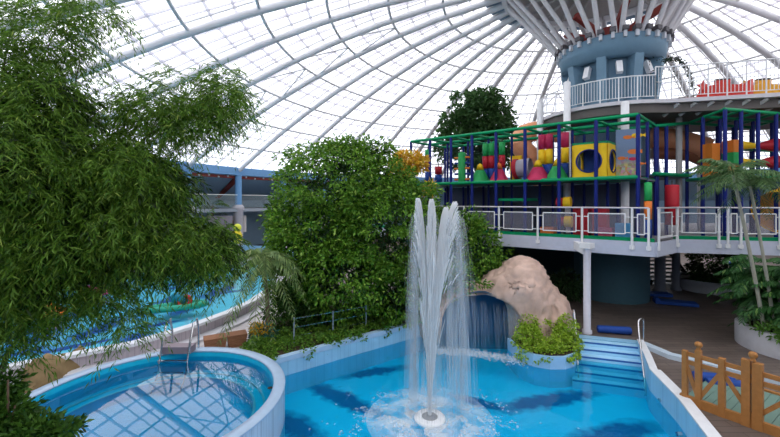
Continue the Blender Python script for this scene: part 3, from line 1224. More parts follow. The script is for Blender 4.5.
def jet(dx, dy, ztop, spread, n, wtop, falls, r=.011):
    """one jet: threads leave the nozzle, rise, lean outward by dx and fall away"""
    H = ztop - NZ.z

    def path(segs):
        a = random.uniform(0, 2 * pi)
        q = abs(random.gauss(0, 1))
        ex, ey = dx + cos(a) * q * wtop, dy + sin(a) * q * wtop
        h = H * (1 - min(.5, .10 * q * q) * random.uniform(.4, 1))
        t0 = random.random() ** 1.4 * .95
        t1 = min(1, t0 + random.uniform(.10, .3))
        out = []
        for k in range(segs + 1):
            t = t0 + (t1 - t0) * k / segs
            out.append((NZ.x + ex * t ** 1.7 + random.gauss(0, .002) + cos(a) * .035, NZ.y + ey * t ** 1.7 + sin(a) * .035, NZ.z + .1 + h * (1 - (1 - t) ** 1.35)))
        return out

    def fall(segs):
        a = random.uniform(0, 2 * pi)
        q = abs(random.gauss(0, 1)) * 1.5 + .2
        x0, y0 = NZ.x + dx + cos(a) * q * wtop, NZ.y + dy + sin(a) * q * wtop
        sx = (dx * .35 + cos(a) * q * wtop * .8)
        t0 = random.random() ** .8 * .9
        t1 = min(1, t0 + random.uniform(.08, .25))
        out = []
        for k in range(segs + 1):
            t = t0 + (t1 - t0) * k / segs
            out.append((x0 + sx * t, y0 + sin(a) * q * wtop * t, NZ.z + H * (1 - t * t) - q * .12))
        return out
    mb = threads(n, path, r)
    m2 = threads(falls, fall, r * .8)
    o_ = mb.build('water_jet', SPRAY, fo)
    m2.build('falling_spray', FALL, o_)
    return o_


jet(-.30, .05, 5.0, .1, 1100, .055, 1000)
jet(.04, -.05, 4.98, .1, 1700, .060, 500)
jet(.42, .03, 4.78, .1, 1000, .060, 600)
jet(.66, .12, 4.92, .1, 420, .07, 1000)
jet(.10, .2, 4.3, .1, 500, .09, 500)


def ffo():
    a = random.uniform(0, 2 * pi)
    r_ = .35 + abs(random.gauss(0, .62))
    q_ = Vector((NZ.x + r_ * cos(a) * 1.3, NZ.y + r_ * sin(a)))
    for _ in range(6):
        if noise.noise(Vector((q_.x * 2.2, q_.y * 2.2, 3))) > -.05:
            break
        a = random.uniform(0, 2 * pi)
        q_ = Vector((NZ.x + r_ * cos(a) * 1.3, NZ.y + r_ * sin(a)))
    return q_.x, q_.y


foam_patch(4200, ffo, .006, .034).build('splash_foam', sheermat('foam_thin', (.95, .98, 1.0), .24, trans=.4), fo, kind='stuff')
b = MB()
for k, rad in enumerate((.75, 1.15, 1.6)):
    b.lathe([(rad, WZ + .012 + .004 * k), (.36, WZ + .012 + .004 * k)], (NZ.x, NZ.y, 0), 40)
b.build('foam_film', sheermat('foam_sheet', (.92, .98, 1.0), .60, 1.7, .34, .86, trans=.3), fo, kind='stuff')

# ================================================================== PLAYGROUND DECK
DZ = 3.53
U = Vector((-.789, .615))
Vv = Vector((.71, .704))
E0 = Vector((9.62, 13.64))
E1 = Vector((11.32, 14.9))
E2 = Vector((13.36, 14.32))
E3 = Vector((21, 12.6))
Eend = E0 + U * 13.5
deckpoly = [E0, E1, E2, E3, Vector((26, 15)), Vector((26, 26)), Vector((12, 27)), Vector((4, 27)), Eend]
b = MB()
b.prism(deckpoly, DZ - .1, DZ, bottom=False)
struct('deck_floor', b, pm('deck_mat', (.20, .20, .22), .8), 'raised floor of the playground deck')
b = MB()
b.prism(deckpoly, DZ - .5, DZ - .1, top=False, sides=False)
struct('deck_soffit', b, DARK, 'dark underside of the playground deck')
fb = MB()
dd = deckpoly
for a, c in ((Eend, E0), (E0, E1), (E1, E2), (E2, E3)):
    m = (c - a).normalized()
    q = Vector((m.y, -m.x))
    fb.prism([a + q * .08, c + q * .08, c - q * .1, a - q * .1], DZ - .53, DZ)
struct('deck_fascia', fb, pm('fascia_lilac', (.50, .53, .64), .6), 'pale lilac edge beam of the playground deck')
fb = MB()
for a, c in ((Eend, E0), (E1, E2), (E2, E3)):
    m = (c - a).normalized()
    q = Vector((m.y, -m.x))
    fb.prism([a - q * .0, c - q * .0, c - q * .18, a - q * .18], DZ, DZ + .13)
struct('green_kerb', fb, GREEN, 'green padded kerb along the deck edge behind the railing')


def column(x, y, z1, r, label, mat=WHITE, bracket=None, z0=0):
    t = thing('support_column', (x, y, z0), label, 'column', kind='structure')
    b_ = MB()
    b_.lathe([(r * 1.35, z0), (r * 1.35, z0 + .12), (r, z0 + .14), (r, z1)], (x, y, 0), 16)
    b_.build('shaft', mat, t)
    if bracket:
        b_ = MB()
        b_.beam((x, y, z1 - .12), (bracket.x, bracket.y, z1 - .02), r * 2.4, .32)
        b_.box((x, y, z1 + .06), (r * 3, r * 3, .2), rot=.6)
        b_.build('bracket', WHITE, t)


column(7.52, 14.31, DZ - .25, .13, 'white slim column carrying the deck edge behind the pool steps', pm('column_pale', (.56, .56, .63), .5), bracket=E0 + U * 2.55)
LILAC = pm('column_lilac', (.24, .26, .32), .6)
column(12.3, 24.6, DZ - .5, .17, 'farther grey column in the shade left of the tower foot', LILAC)
column(14.3, 24.6, DZ - .5, .17, 'farther grey column in the shade right of the tower foot', LILAC)
p = G(660, 292, 0)
column(p.x, p.y, DZ - .5, .26, 'grey column beside the dark stairs under the deck', LILAC)
p = G(676, 290, 0)
column(p.x, p.y, DZ - .5, .2, 'grey column left of the round back planter', LILAC)
p = G(640, 288, 0)
column(p.x, p.y, DZ - .5, .18, 'grey column left of the dark stairs under the deck', LILAC)
# back wall and dark stairs below the deck
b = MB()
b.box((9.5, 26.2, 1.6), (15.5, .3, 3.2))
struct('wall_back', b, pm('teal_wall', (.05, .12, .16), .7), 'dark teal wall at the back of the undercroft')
o = thing('dark_stairs', (17.2, 24.5, 0), 'dark open staircase in the shade under the playground deck', 'stairs')
for i in range(9):
    b = MB()
    b.box((17.1 + .05 * i, 22.9 + .3 * i, .18 + .2 * i), (2.4, .32, .07))
    b.build('tread', GREYP, o)
for sx in (-1.25, 1.25):
    b = MB()
    b.beam((17.1 + sx, 22.7, .05), (17.5 + sx, 25.5, 1.95), .08, .28)
    b.build('stringer', DARK, o)

# deck railing -----------------------------------------------------
PERF = sheermat('perforated_sheet', (.30, .29, .36), .38, trans=.15)
RZ = 4.78


def on_edge(px, a, d):
    """point on the line a + t d seen at column px"""
    k = (px - 390) / F
    t = (k * a.y - a.x) / (d.x - k * d.y)
    return a + d * t


def rail_run(root, pts, panels):
    b_ = MB()
    b_.tube([(p_.x, p_.y, RZ) for p_ in pts], .035, 8)
    b_.build('handrail', pm('rail_steel', (.55, .52, .56), .3, .3), root)
    b_ = None


def rail_post(root, p_, outw):
    b_ = MB()
    b_.tube([(p_.x, p_.y, DZ - .3), (p_.x, p_.y, RZ)], .045, 8)
    b_.box((p_.x - outw.x * .06, p_.y - outw.y * .06, DZ - .22), (.16, .16, .14), rot=atan2(outw.y, outw.x))
    for z in (DZ + .32, DZ + .9):
        b_.box((p_.x, p_.y, z), (.06, .06, .05))
    b_.build('post', WHITE, root)


def rail_panel(root, a, c_, z0=3.80, z1=4.55):
    b_ = MB()
    a3, c3_ = Vector((a.x, a.y, 0)), Vector((c_.x, c_.y, 0))
    q = [a3 + Vector((0, 0, z0)), c3_ + Vector((0, 0, z0)), c3_ + Vector((0, 0, z1)), a3 + Vector((0, 0, z1))]
    for i in range(4):
        b_.tube([q[i], q[(i + 1) % 4]], .024, 6)
    d = (c3_ - a3).normalized()
    for z in (DZ + .32, DZ + .9):
        b_.tube([a3 - d * .16 + Vector((0, 0, z)), a3 + Vector((0, 0, z))], .018, 6)
        b_.tube([c3_ + d * .16 + Vector((0, 0, z)), c3_ + Vector((0, 0, z))], .018, 6)
    fr_ = b_.build('panel_frame', WHITE, root)
    b_ = MB()
    b_.add(q, [(0, 1, 2, 3)])
    b_.build('perforated_sheet', PERF, fr_)


nU = Vector((-.615, -.789))
OFS = nU * .13
A0 = E0 + OFS
rl1 = thing('deck_railing', (A0.x, A0.y, DZ), 'white railing with grey perforated panels along the left deck edge', 'railing')
pxs = [404, 432, 464, 499, 537.7, 582, 632, 648.6]
P_ = [on_edge(px, A0, U) for px in pxs]
rail_run(rl1, [A0 + U * 13.2] + P_, None)
for p in P_:
    rail_post(rl1, p, nU)
for i in range(len(P_) - 2):
    a, c = P_[i], P_[i + 1]
    d = (c - a).normalized()
    rail_panel(rl1, a + d * .22, c - d * .22)
rail_panel(rl1, on_edge(637.5, A0, U), on_edge(644.5, A0, U))
# gate at the notch
dG = (E1 - E0).normalized()
nG = Vector((dG.y, -dG.x))
g0, g1 = E0 + nG * .1, E1 + nG * .1
rl2 = thing('railing_gate', (g0.x, g0.y, DZ), 'white framed gate standing at the notch in the deck edge', 'gate')
rail_run(rl2, [g0, g1], None)
for p in (g0 + dG * .12, g1 - dG * .1):
    rail_post(rl2, p, nG)
rail_panel(rl2, g0 + dG * .2, g0 + dG * 1.45, 3.72, 4.6)
b = MB()
b.tube([(g0.x + dG.x * .1, g0.y + dG.y * .1, 3.68), (g1.x, g1.y, 3.68)], .022, 6)
b.build('bottom_rail', WHITE, rl2)
dR = (E2 - E1).normalized()
nR = Vector((dR.y, -dR.x))
rl3 = thing('deck_railing', (E1.x, E1.y, DZ), 'white railing with perforated panels along the right deck edge behind the palms', 'railing')
a1 = E1 + nR * .12
a2 = E2 + nR * .12
a3 = E3 + nR * .12
rail_run(rl3, [a1, a2, a3], None)
pr = [on_edge(px, a1, dR) for px in (677.5, 719, 728, 741)]
for p in pr:
    rail_post(rl3, p, nR)
rail_panel(rl3, on_edge(682, a1, dR), on_edge(716, a1, dR))
rail_panel(rl3, on_edge(731, a1, dR), on_edge(737, a1, dR))
d3 = (E3 - E2).normalized()
pr = [on_edge(px, a2, d3) for px in (780, 822)]
for p in pr:
    rail_post(rl3, p, nR)
rail_panel(rl3, on_edge(745, a2, d3), on_edge(776, a2, d3))
rail_panel(rl3, on_edge(784, a2, d3), on_edge(818, a2, d3))

# ================================================================== PLAY STRUCTURE
P0 = Vector((9.43, 14.26))
MZ, TZ = 5.95, 8.33
pf = thing('play_frame', (P0.x, P0.y, DZ), 'large climbing frame of dark blue posts and green beams on the deck', 'play frame')


def v3(p_, z):
    return Vector((p_.x, p_.y, z))


fpx = [411, 430, 451, 472, 496, 525, 559, 596, 638]
FP = [on_edge(px, P0, U) for px in fpx]
PR = .074
rows = [0, 1.55, 3.1]
for p in FP:
    for r_ in rows:
        b = MB()
        b.tube([v3(p + Vv * r_, DZ), v3(p + Vv * r_, TZ)], PR * (1 if r_ == 0 else .85), 8)
        b.build('post', NAVY, pf)
for r_ in rows:
    for z, rr_ in ((TZ, .075), (MZ, .085)):
        b = MB()
        b.tube([v3(FP[0] + Vv * r_, z), v3(FP[-1] + Vv * r_, z)], rr_, 8)
        b.build('beam', GREEN, pf)
for i, p in enumerate(FP):
    b = MB()
    b.tube([v3(p, TZ), v3(p + Vv * 3.1, TZ)], .065, 8)
    b.build('cross_beam', GREEN, pf)
b = MB()
b.prism([FP[0], FP[-1], FP[-1] + Vv * 3.1, FP[0] + Vv * 3.1], MZ - .06, MZ + .02)
b.build('platform', pm('platform_grey', (.10, .11, .14), .7), pf)
b = MB()
q0, q1 = FP[4] + (FP[5] - FP[4]) * .05, FP[5] - (FP[5] - FP[4]) * .02
b.prism([q0 + Vv * .1, q1 + Vv * .1, q1 + Vv * 1.4, q0 + Vv * 1.4], 5.05, 5.17)
b.build('step_platform', GREEN, pf)
# net sheets on the side and back
NET = sheermat('play_net', (.01, .012, .025), .11, trans=0, spec=0)
for (a, c) in ((FP[0] + Vv * 3.1, FP[-1] + Vv * 3.1), (FP[-1], FP[-1] + Vv * 3.1), (FP[0], FP[0] + Vv * 3.1), (FP[0] + Vv * .02, FP[-1] + Vv * .02)):
    b = MB()
    b.add([v3(a, MZ), v3(c, MZ), v3(c, TZ), v3(a, TZ)], [(0, 1, 2, 3)])
    b.build('safety_net', NET, pf)
b = MB()
a, c = FP[0] + Vv * 3.15, FP[-1] + Vv * 3.15
b.prism([a, c, c + Vv * .08, a + Vv * .08], DZ, MZ - .1)
b.build('back_panel', pm('play_back', (.09, .11, .16), .8), pf)

# right-hand block and link
C0 = Vector((13.31, 14.95))
CR = Vector((16.3, 15.7))
CL = Vector((13.95, 17.6))
LK = FP[-1] + Vv * 3.1
TZ2, MZ2 = 8.7, 6.02
pf2 = thing('play_frame', (C0.x, C0.y, DZ), 'taller right climbing frame block with green top beams behind the palms', 'play frame')
dCR = (CR - C0)
dCL = (CL - C0)
frontp = [on_edge(px, C0, dCR) for px in (725, 741, 758, 776, 796)]
sidep = [on_edge(px, C0, dCL) for px in (703, 687)]
for p in frontp + sidep + [p_ + dCL for p_ in frontp[1:]] + [p_ + dCL * .5 for p_ in frontp[1:]]:
    b = MB()
    b.tube([v3(p, DZ), v3(p, TZ2)], PR, 8)
    b.build('post', NAVY, pf2)
for k in (0, .5, 1):
    a, c = C0 + dCL * k, frontp[-1] + dCL * k
    for z, r_ in ((TZ2, .07), (MZ2, .08)):
        b = MB()
        b.tube([v3(a, z), v3(c, z)], r_, 8)
        b.build('beam', GREEN, pf2)
for p in frontp:
    b = MB()
    b.tube([v3(p, TZ2), v3(p + dCL, TZ2)], .06, 8)
    b.build('cross_beam', GREEN, pf2)
for z in (7.35, 6.7):
    b = MB()
    b.tube([v3(C0 + dCL * .5, z), v3(frontp[-1] + dCL * .5, z)], .06, 8)
    b.build('beam', GREEN, pf2)
b = MB()
b.tube([v3(C0, MZ2), v3(C0 + dCL, MZ2)], .08, 8)
b.build('beam', GREEN, pf2)
b = MB()
b.prism([C0, frontp[-1], frontp[-1] + dCL, C0 + dCL], MZ2 - .06, MZ2 + .02)
b.build('platform', MATS['platform_grey'], pf2)
b = MB()
b.tube([v3(LK, TZ), v3(CL, TZ2)], .075, 8)
b.build('link_beam', GREEN, pf2)
lk2 = LK - Vv * 1.4
b = MB()
b.tube([v3(LK - Vv * .3, 6.22), v3(CL - dCL * .1, 6.22)], .085, 8)
b.build('link_beam', GREEN, pf2)
b = MB()
b.prism([LK, CL, CL + Vector((-.2, 1.4)), LK + Vector((-.2, 1.4))], 6.1, 6.2)
b.build('link_platform', MATS['platform_grey'], pf2)
for t_ in (.05, .33):
    p = LK.lerp(CL, t_)
    b = MB()
    b.tube([v3(p, DZ), v3(p, TZ + .3 * t_)], PR, 8)
    b.build('post', NAVY, pf2)


for (a, c) in ((C0, frontp[-1]), (C0, C0 + dCL)):
    for (z0, z1) in ((MZ2, TZ2), (DZ, MZ2)):
        b = MB()
        b.add([v3(a, z0), v3(c, z0), v3(c, z1), v3(a, z1)], [(0, 1, 2, 3)])
        b.build('safety_net', NET, pf2)
b = MB()
b.add([v3(FP[0] + Vv * .02, DZ), v3(FP[-1] + Vv * .02, DZ), v3(FP[-1] + Vv * .02, MZ), v3(FP[0] + Vv * .02, MZ)], [(0, 1, 2, 3)])
b.build('safety_net', NET, pf)
# soft play pieces --------------------------------------------------
def base_at(px, off):
    p_ = on_edge(px, P0 + Vv * off, U)
    return p_


def cone(px, off, w, h, mat, tip, label):
    p_ = base_at(px, off)
    t = thing('foam_cone', (p_.x, p_.y, MZ), label, 'foam cone', 'foam cones on the climbing frame')
    b_ = MB()
    b_.lathe([(w, MZ + .02), (w, MZ + .06), (w * .36, MZ + h * .68)], (p_.x, p_.y, 0), 20, capb=True)
    b_.build('body', mat, t)
    b_ = MB()
    b_.lathe([(w * .38, MZ + h * .66), (w * .40, MZ + h * .64), (w * .2, MZ + h * .93), (.02, MZ + h)], (p_.x, p_.y, 0), 20)
    b_.build('tip', tip, t)


cone(480, .5, .52, .98, FGREEN, YELLOW, 'green foam cone with yellow tip, leftmost of the cones')
cone(499, .4, .46, .95, MAGENTA, ORANGE, 'magenta foam cone with orange tip, narrower, below the hanging rollers')
cone(538, .4, .54, .95, MAGENTA, YELLOW, 'magenta foam cone with yellow tip beside the grey crawl tube')
cone(557, .45, .48, .95, FGREEN, YELLOW, 'green foam cone with yellow tip next to the yellow cube')


def roller(px, off, z0, z1, r, cols, label, name='foam_roller', cat='foam roller', group='hanging foam rollers'):
    p_ = px if isinstance(px, Vector) else base_at(px, off)
    t = thing(name, (p_.x, p_.y, z0), label, cat, group)
    n_ = len(cols)
    for i, m_ in enumerate(cols):
        za, zb = z0 + (z1 - z0) * i / n_, z0 + (z1 - z0) * (i + 1) / n_
        b_ = MB()
        b_.lathe([(r * .3, za), (r, za + .02), (r, zb - .02), (r * .3, zb)], (p_.x, p_.y, 0), 14, capb=True, capt=True)
        b_.build('foam_section', m_, t)
    b_ = MB()
    b_.tube([v3(p_, z1 - .05), v3(p_, z1 + .18)], .025, 6)
    b_.build('hanger', DARK, t)


for i, px in enumerate((485.5, 491.5, 502)):
    roller(px, .9, 6.05, 7.95, .155, (FBLUE, RED, FGREEN), ['blue, red and green foam roller, leftmost of the left three', 'blue, red and green foam roller, middle of the left three', 'blue, red and green foam roller, rightmost of the left three'][i])
for i, px in enumerate((542, 549, 565)):
    roller(px, .9, 6.05, 8.1, .165, (FBLUE, YELLOW, MAGENTA), ['blue, yellow and magenta foam roller, leftmost of the middle three', 'blue, yellow and magenta foam roller, second of the middle three', 'blue, yellow and magenta foam roller next to the yellow cube'][i])
roller(428, .6, 6.05, 7.9, .17, (FBLUE, RED, FGREEN), 'blue, red and green foam roller at the left end of the frame')
roller(438.5, .8, 6.05, 6.95, .2, (FBLUE, RED), 'short red and blue foam bag at the left end of the frame')
roller(648, .15, DZ + .1, 5.75, .13, (FBLUE, ORANGE, FGREEN), 'green, orange and blue foam column at the corner above the gate')
p = on_edge(672, LK, (CL - LK))
p = Vector((D(672, 200, 16.2).x, 16.2))
roller(p, 0, 4.0, 5.75, .26, (RED,), 'fat red punch bag hanging above the gate', 'punch_bag', 'punch bag', 'punch bags')

# spiky post
p = base_at(462, .55)
t = thing('spiky_post', (p.x, p.y, MZ), 'green foam post with orange and blue pegs on the left of the frame', 'foam post')
b = MB()
b.lathe([(.2, MZ + .02), (.2, MZ + 1.55), (.12, MZ + 1.62)], (p.x, p.y, 0), 14, capt=True)
b.build('body', FGREEN, t)
for i in range(5):
    for s_ in (-1, 1):
        b = MB()
        z = MZ + .22 + .28 * i
        b.tube([(p.x + s_ * .18 * -U.x, p.y + s_ * .18 * -U.y, z), (p.x + s_ * .42 * -U.x, p.y + s_ * .42 * -U.y, z)], .055, 8)
        b.build('peg', ORANGE if i % 2 == 0 else FBLUE, t)

# yellow cube with round holes
def cube_panel(mb, o_, ex, ez, w, h, rx, rz, cx, cz, thick, nrm):
    """panel with an elliptic hole"""
    n_ = 40
    vs, fs = [], []
    for k in range(n_):
        a_ = 2 * pi * k / n_
        ca, sa = cos(a_), sin(a_)
        s_ = min((w / 2) / abs(ca) if abs(ca) > 1e-6 else 1e9, (h / 2) / abs(sa) if abs(sa) > 1e-6 else 1e9)
        for (x_, z_, tk) in ((ca * rx + cx, sa * rz + cz, 0), (ca * s_, sa * s_, 0), (ca * rx + cx, sa * rz + cz, thick), (ca * s_, sa * s_, thick)):
            vs.append(Vector(o_) + ex * x_ + ez * z_ - nrm * tk)
    for k in range(n_):
        i, j = k * 4, ((k + 1) % n_) * 4
        fs += [(i, j, j + 1, i + 1), (i + 2, i + 3, j + 3, j + 2), (i, i + 2, j + 2, j), (i + 1, j + 1, j + 3, i + 3)]
    mb.add(vs, fs, False)


qa, qb = base_at(572, .05), base_at(608, .05)
t = thing('crawl_cube', (qa.x, qa.y, MZ), 'yellow crawl cube with large round holes on the climbing frame', 'crawl cube')
w_ = (qb - qa).length
hh = 1.38
ex = Vector((-U.x, -U.y, 0))
ey = Vector((Vv.x, Vv.y, 0))
ez = Vector((0, 0, 1))
mid = v3((qa + qb) / 2, MZ + .04 + hh / 2)
b = MB()
cube_panel(b, mid, ex, ez, w_, hh, .45, .45, -.03, 0, .06, -ey)
b.build('front_panel', YELLOW, t)
sidec = v3(qb + Vv * .65, MZ + .04 + hh / 2)
b = MB()
cube_panel(b, sidec, ey, ez, 1.3, hh, .42, .45, 0, 0, .06, ex)
b.build('side_panel', YELLOW, t)
b = MB()
cube_panel(b, v3(qa + Vv * .65, MZ + .04 + hh / 2), ey, ez, 1.3, hh, .42, .45, 0, 0, .06, -ex)
b.build('side_panel', YELLOW, t)
b = MB()
b.prism([qa, qb, qb + Vv * 1.3, qa + Vv * 1.3], MZ + .04 + hh, MZ + .12 + hh)
b.build('lid', GREEN, t)
b = MB()
b.prism([qa + Vv * 1.2, qb + Vv * 1.2, qb + Vv * 1.3, qa + Vv * 1.3], MZ + .04, MZ + hh)
b.build('back_panel', FBLUE, t)
for (cc, e1) in ((mid - ex * .03 - ey * .01, ex), (sidec + ex * .01, ey)):
    b = MB()
    b.tube([cc + e1 * (.46 * cos(2 * pi * k / 32)) + ez * (.46 * sin(2 * pi * k / 32)) for k in range(32)], .03, 6, closed=True)
    b.build('hole_ring', NAVY, t)

# fish mural sheet
qa, qb = base_at(613, .55), base_at(640, .55)
qa = P0 + Vv * .75 + U * .95
qb = P0 + Vv * 2.6 + U * .05
qa = Vector((D(616, 150, 15.6).x, 15.6))
qb = Vector((D(641, 150, 15.3).x, 15.3))
t = thing('fish_mural', (qa.x, qa.y, MZ), 'pale blue printed sheet with orange fish and corals beside the yellow cube', 'mural')
dm = (qb - qa).normalized()
nm_ = Vector((dm.y, -dm.x))
b = MB()
b.prism([qa, qb, qb - nm_ * .05, qa - nm_ * .05], MZ + .05, MZ + 2.05)
mm, mnt, mN, mL = _nt('mural_print')
mo = mN.new('ShaderNodeOutputMaterial')
mp_ = mN.new('ShaderNodeBsdfPrincipled')
mtc = mN.new('ShaderNodeTexCoord')
msx = mN.new('ShaderNodeSeparateXYZ')
mL.new(mtc.outputs['Object'], msx.inputs[0])
mv = mN.new('ShaderNodeTexVoronoi')
mv.inputs['Scale'].default_value = 9
mL.new(mtc.outputs['Object'], mv.inputs['Vector'])
mr_ = mN.new('ShaderNodeMix')
mr_.data_type = 'RGBA'
mr_.blend_type = 'MIX'
mr_.inputs[0].default_value = .65
mr_.inputs[7].default_value = (.42, .26, .10, 1)
mL.new(mv.outputs['Color'], mr_.inputs[6])
mg = mN.new('ShaderNodeMapRange')
mg.inputs[1].default_value = .55
mg.inputs[2].default_value = .85
mL.new(msx.outputs['Z'], mg.inputs[0])
mx_ = mN.new('ShaderNodeMix')
mx_.data_type = 'RGBA'
mL.new(mg.outputs[0], mx_.inputs[0])
mL.new(mr_.outputs[2], mx_.inputs[6])
mx_.inputs[7].default_value = (.17, .25, .40, 1)
mL.new(mx_.outputs[2], mp_.inputs['Base Color'])
mL.new(mp_.outputs[0], mo.inputs[0])
b.build('sheet', mm, t)


def fishpic(u, z, l, mat):
    b_ = MB()
    c_ = v3(qa + dm * u + nm_ * .006, z)
    d_ = Vector((dm.x, dm.y, 0))
    pts = [c_ + d_ * (l * .5 * cos(2 * pi * k / 16)) + ez * (l * .24 * sin(2 * pi * k / 16)) for k in range(16)]
    b_.add(pts, [tuple(range(16))])
    b_.add([c_ + d_ * l * .42, c_ + d_ * l * .75 + ez * l * .22, c_ + d_ * l * .75 - ez * l * .22], [(0, 1, 2)])
    b_.build('printed_fish', mat, t)


for (u, z, l, m_) in ((.42, MZ + 1.72, .34, ORANGE), (.75, MZ + 1.78, .4, YELLOW), (.62, MZ + 1.12, .42, ORANGE), (.2, MZ + .86, .3, ORANGE), (.6, MZ + .82, .3, MAGENTA), (.9, MZ + .62, .22, ORANGE)):
    fishpic(u, z, l, m_)

# crawl tube with yellow end board
p = base_at(515, 1.1)
t = thing('crawl_tube', (p.x, p.y, MZ), 'grey mesh crawl tube with red collar and yellow board in the frame', 'crawl tube')
b = MB()
qa_, qb_ = base_at(510, 1.5), base_at(521, 1.5)
b.prism([qa_, qb_, qb_ + Vv * .08, qa_ + Vv * .08], MZ + .05, MZ + 1.35)
b.build('end_board', YELLOW, t)
c0 = v3(base_at(516, 1.3), MZ + .66)
c1 = v3(base_at(531, 1.3), MZ + .72)
b = MB()
b.tube([c0, c1], .44, 24, cap=False)
b.build('mesh_tube', pm('tube_grey', (.42, .40, .46), .5), t)
for q in (c0, ):
    b = MB()
    d_ = (c1 - c0).normalized()
    b.tube([q - d_ * .06, q + d_ * .12], .5, 24)
    b.build('collar', RED, t)

# orange tube slide behind
def smooth(P, it=3):
    P = [Vector(p_) for p_ in P]
    for _ in range(it):
        Q = [P[0]]
        for i in range(len(P) - 1):
            Q += [P[i] * .75 + P[i + 1] * .25, P[i] * .25 + P[i + 1] * .75]
        Q.append(P[-1])
        P = Q
    return P


t = thing('tube_slide', (13, 19, DZ), 'large orange tube slide winding behind the climbing frame', 'tube slide')
path = smooth([D(708, 150, 18.6), D(680, 141, 19.2), D(655, 138, 19.6), D(620, 137, 20.2), D(570, 134, 20.8), D(535, 130, 21.4), D(521, 136, 21.4), D(520, 147, 21.2), D(532, 158, 21.0), D(546, 182, 21.0), D(545, 200, 21.2)])
b = MB()
b.tube(path, .56, 20, cap=False)
b.build('tube', TUBEOR, t)
for k in range(4, len(path) - 2, 9):
    b = MB()
    d_ = (path[k + 1] - path[k]).normalized()
    b.tube([path[k] - d_ * .04, path[k] + d_ * .04], .60, 20)
    b.build('flange', TUBEOR, t)
for k in (6, 40):
    b = MB()
    q = path[k]
    b.tube([(q.x, q.y, DZ), (q.x, q.y, q.z - .5)], .07, 8)
    b.build('support', WHITE, t)
# lower pipe
b = MB()
b.tube([D(652, 153, 19.3), D(690, 155, 18.9), D(706, 162, 18.7)], .3, 14, cap=True)
b.build('lower_tube', pm('tube_brown', (.30, .10, .05), .5), t)
# yellow slide end on the right
t = thing('slide_end', (15.2, 14.9, DZ), 'big yellow tube slide mouth at the right end of the deck', 'slide')
b = MB()
b.tube(smooth([D(779, 212, 15.3), D(792, 205, 15.6), D(815, 190, 16.4), D(840, 178, 17)]), .85, 24, cap=False)
b.build('tube', pm('slide_yellow', (.85, .42, .02), .35), t)
b = MB()
q = D(779, 212, 15.3)
d_ = (Vector(D(792, 205, 15.6)) - q).normalized()
b.tube([q - d_ * .06, q + d_ * .06], .9, 24, cap=False)
b.build('lip', YELLOW, t)

# right block pieces
def block(px0, px1, Y, z0, z1, cols, label, name='foam_block', cat='foam block', grp=None):
    a_, c_ = D(px0, 160, Y), D(px1, 160, Y)
    t_ = thing(name, (a_.x, a_.y, z0), label, cat, grp)
    n_ = len(cols)
    for i, m_ in enumerate(cols):
        b_ = MB()
        za, zb = z0 + (z1 - z0) * i / n_, z0 + (z1 - z0) * (i + 1) / n_
        b_.box(((a_.x + c_.x) / 2, Y + .25, (za + zb) / 2), (c_.x - a_.x, .5, zb - za - .01), rot=.1)
        b_.build('foam_section', m_, t_)


OR2 = pm('foam_amber', (.70, .20, .02), .5)
block(711, 720, 15.9, MZ2 + .02, 7.5, (OR2, OR2), 'amber foam block stack behind the palm crown')
block(732.5, 741, 15.6, MZ2 + .02, 7.6, (OR2, FGREEN, OR2), 'amber and green foam block stack right of the corner post')
for (py, lb) in ((146, 'upper red and yellow cone roller in the right block'), (163, 'lower red and yellow cone roller in the right block')):
    a_, m1_, m2_, c_ = D(736, py - 1, 16.3), D(757, py, 16.35), D(760, py, 16.35), D(776, py - 1, 16.5)
    t = thing('cone_roller', a_, lb, 'roller')
    b = MB()
    b.tube([a_, m1_], [.22, .10], 14)
    b.build('yellow_cone', YELLOW, t)
    b = MB()
    b.tube([m1_, m2_, c_], [.12, .14, .30], 14)
    b.build('red_cone', RED, t)
    b = MB()
    b.tube([D(733, py - 1, 16.25), D(779, py - 1, 16.55)], .03, 6)
    b.build('axle', DARK, t)
# lower level soft blocks behind the railing
for (px0, px1, off, h, m_, lb) in ((573, 588, 1.0, 1.25, RED, 'tall dark red foam wall behind the railing, left one'), (592, 606, 1.0, 1.2, RED, 'tall dark red foam wall behind the railing, right one'),
                                   (594, 612, .35, .42, pm('foam_rose', (.55, .08, .16), .5), 'low rose foam block behind the railing'),
                                   (615, 630, .4, .62, SKYB, 'sky blue foam block behind the railing'), (540, 553, .4, .35, ORANGE, 'low orange foam block behind the railing')):
    a_, c_ = base_at(px0, off), base_at(px1, off)
    b = MB()
    b.prism([a_, c_, c_ + Vv * .5, a_ + Vv * .5], DZ + .005, DZ + h)
    tag(b.build('foam_block', m_), lb, 'foam block')
for (px, off, z, m_, lb) in ((565, .5, DZ + .62, YELLOW, 'yellow foam ring cylinder behind the railing'), (564, .5, DZ + 1.45, YELLOW, 'yellow foam cylinder high behind the railing rail'),):
    p = base_at(px, off)
    t = thing('foam_drum', (p.x, p.y, z - .2), lb, 'foam drum')
    b = MB()
    b.tube([v3(p, z), v3(p - U * .28, z)], .25, 16)
    b.build('drum', m_, t)
    b = MB()
    b.tube([v3(p + U * .3, z), v3(p, z)], .2, 16)
    b.build('core', RED, t)
    b = MB()
    b.tube([v3(p, DZ), v3(p, z - .15)], .04, 6)
    b.build('stand', DARK, t)
column(base_at(622, 3.6).x, base_at(622, 3.6).y, 9.2, .18, 'white pillar passing through the climbing frame to the upper walkway', z0=DZ)

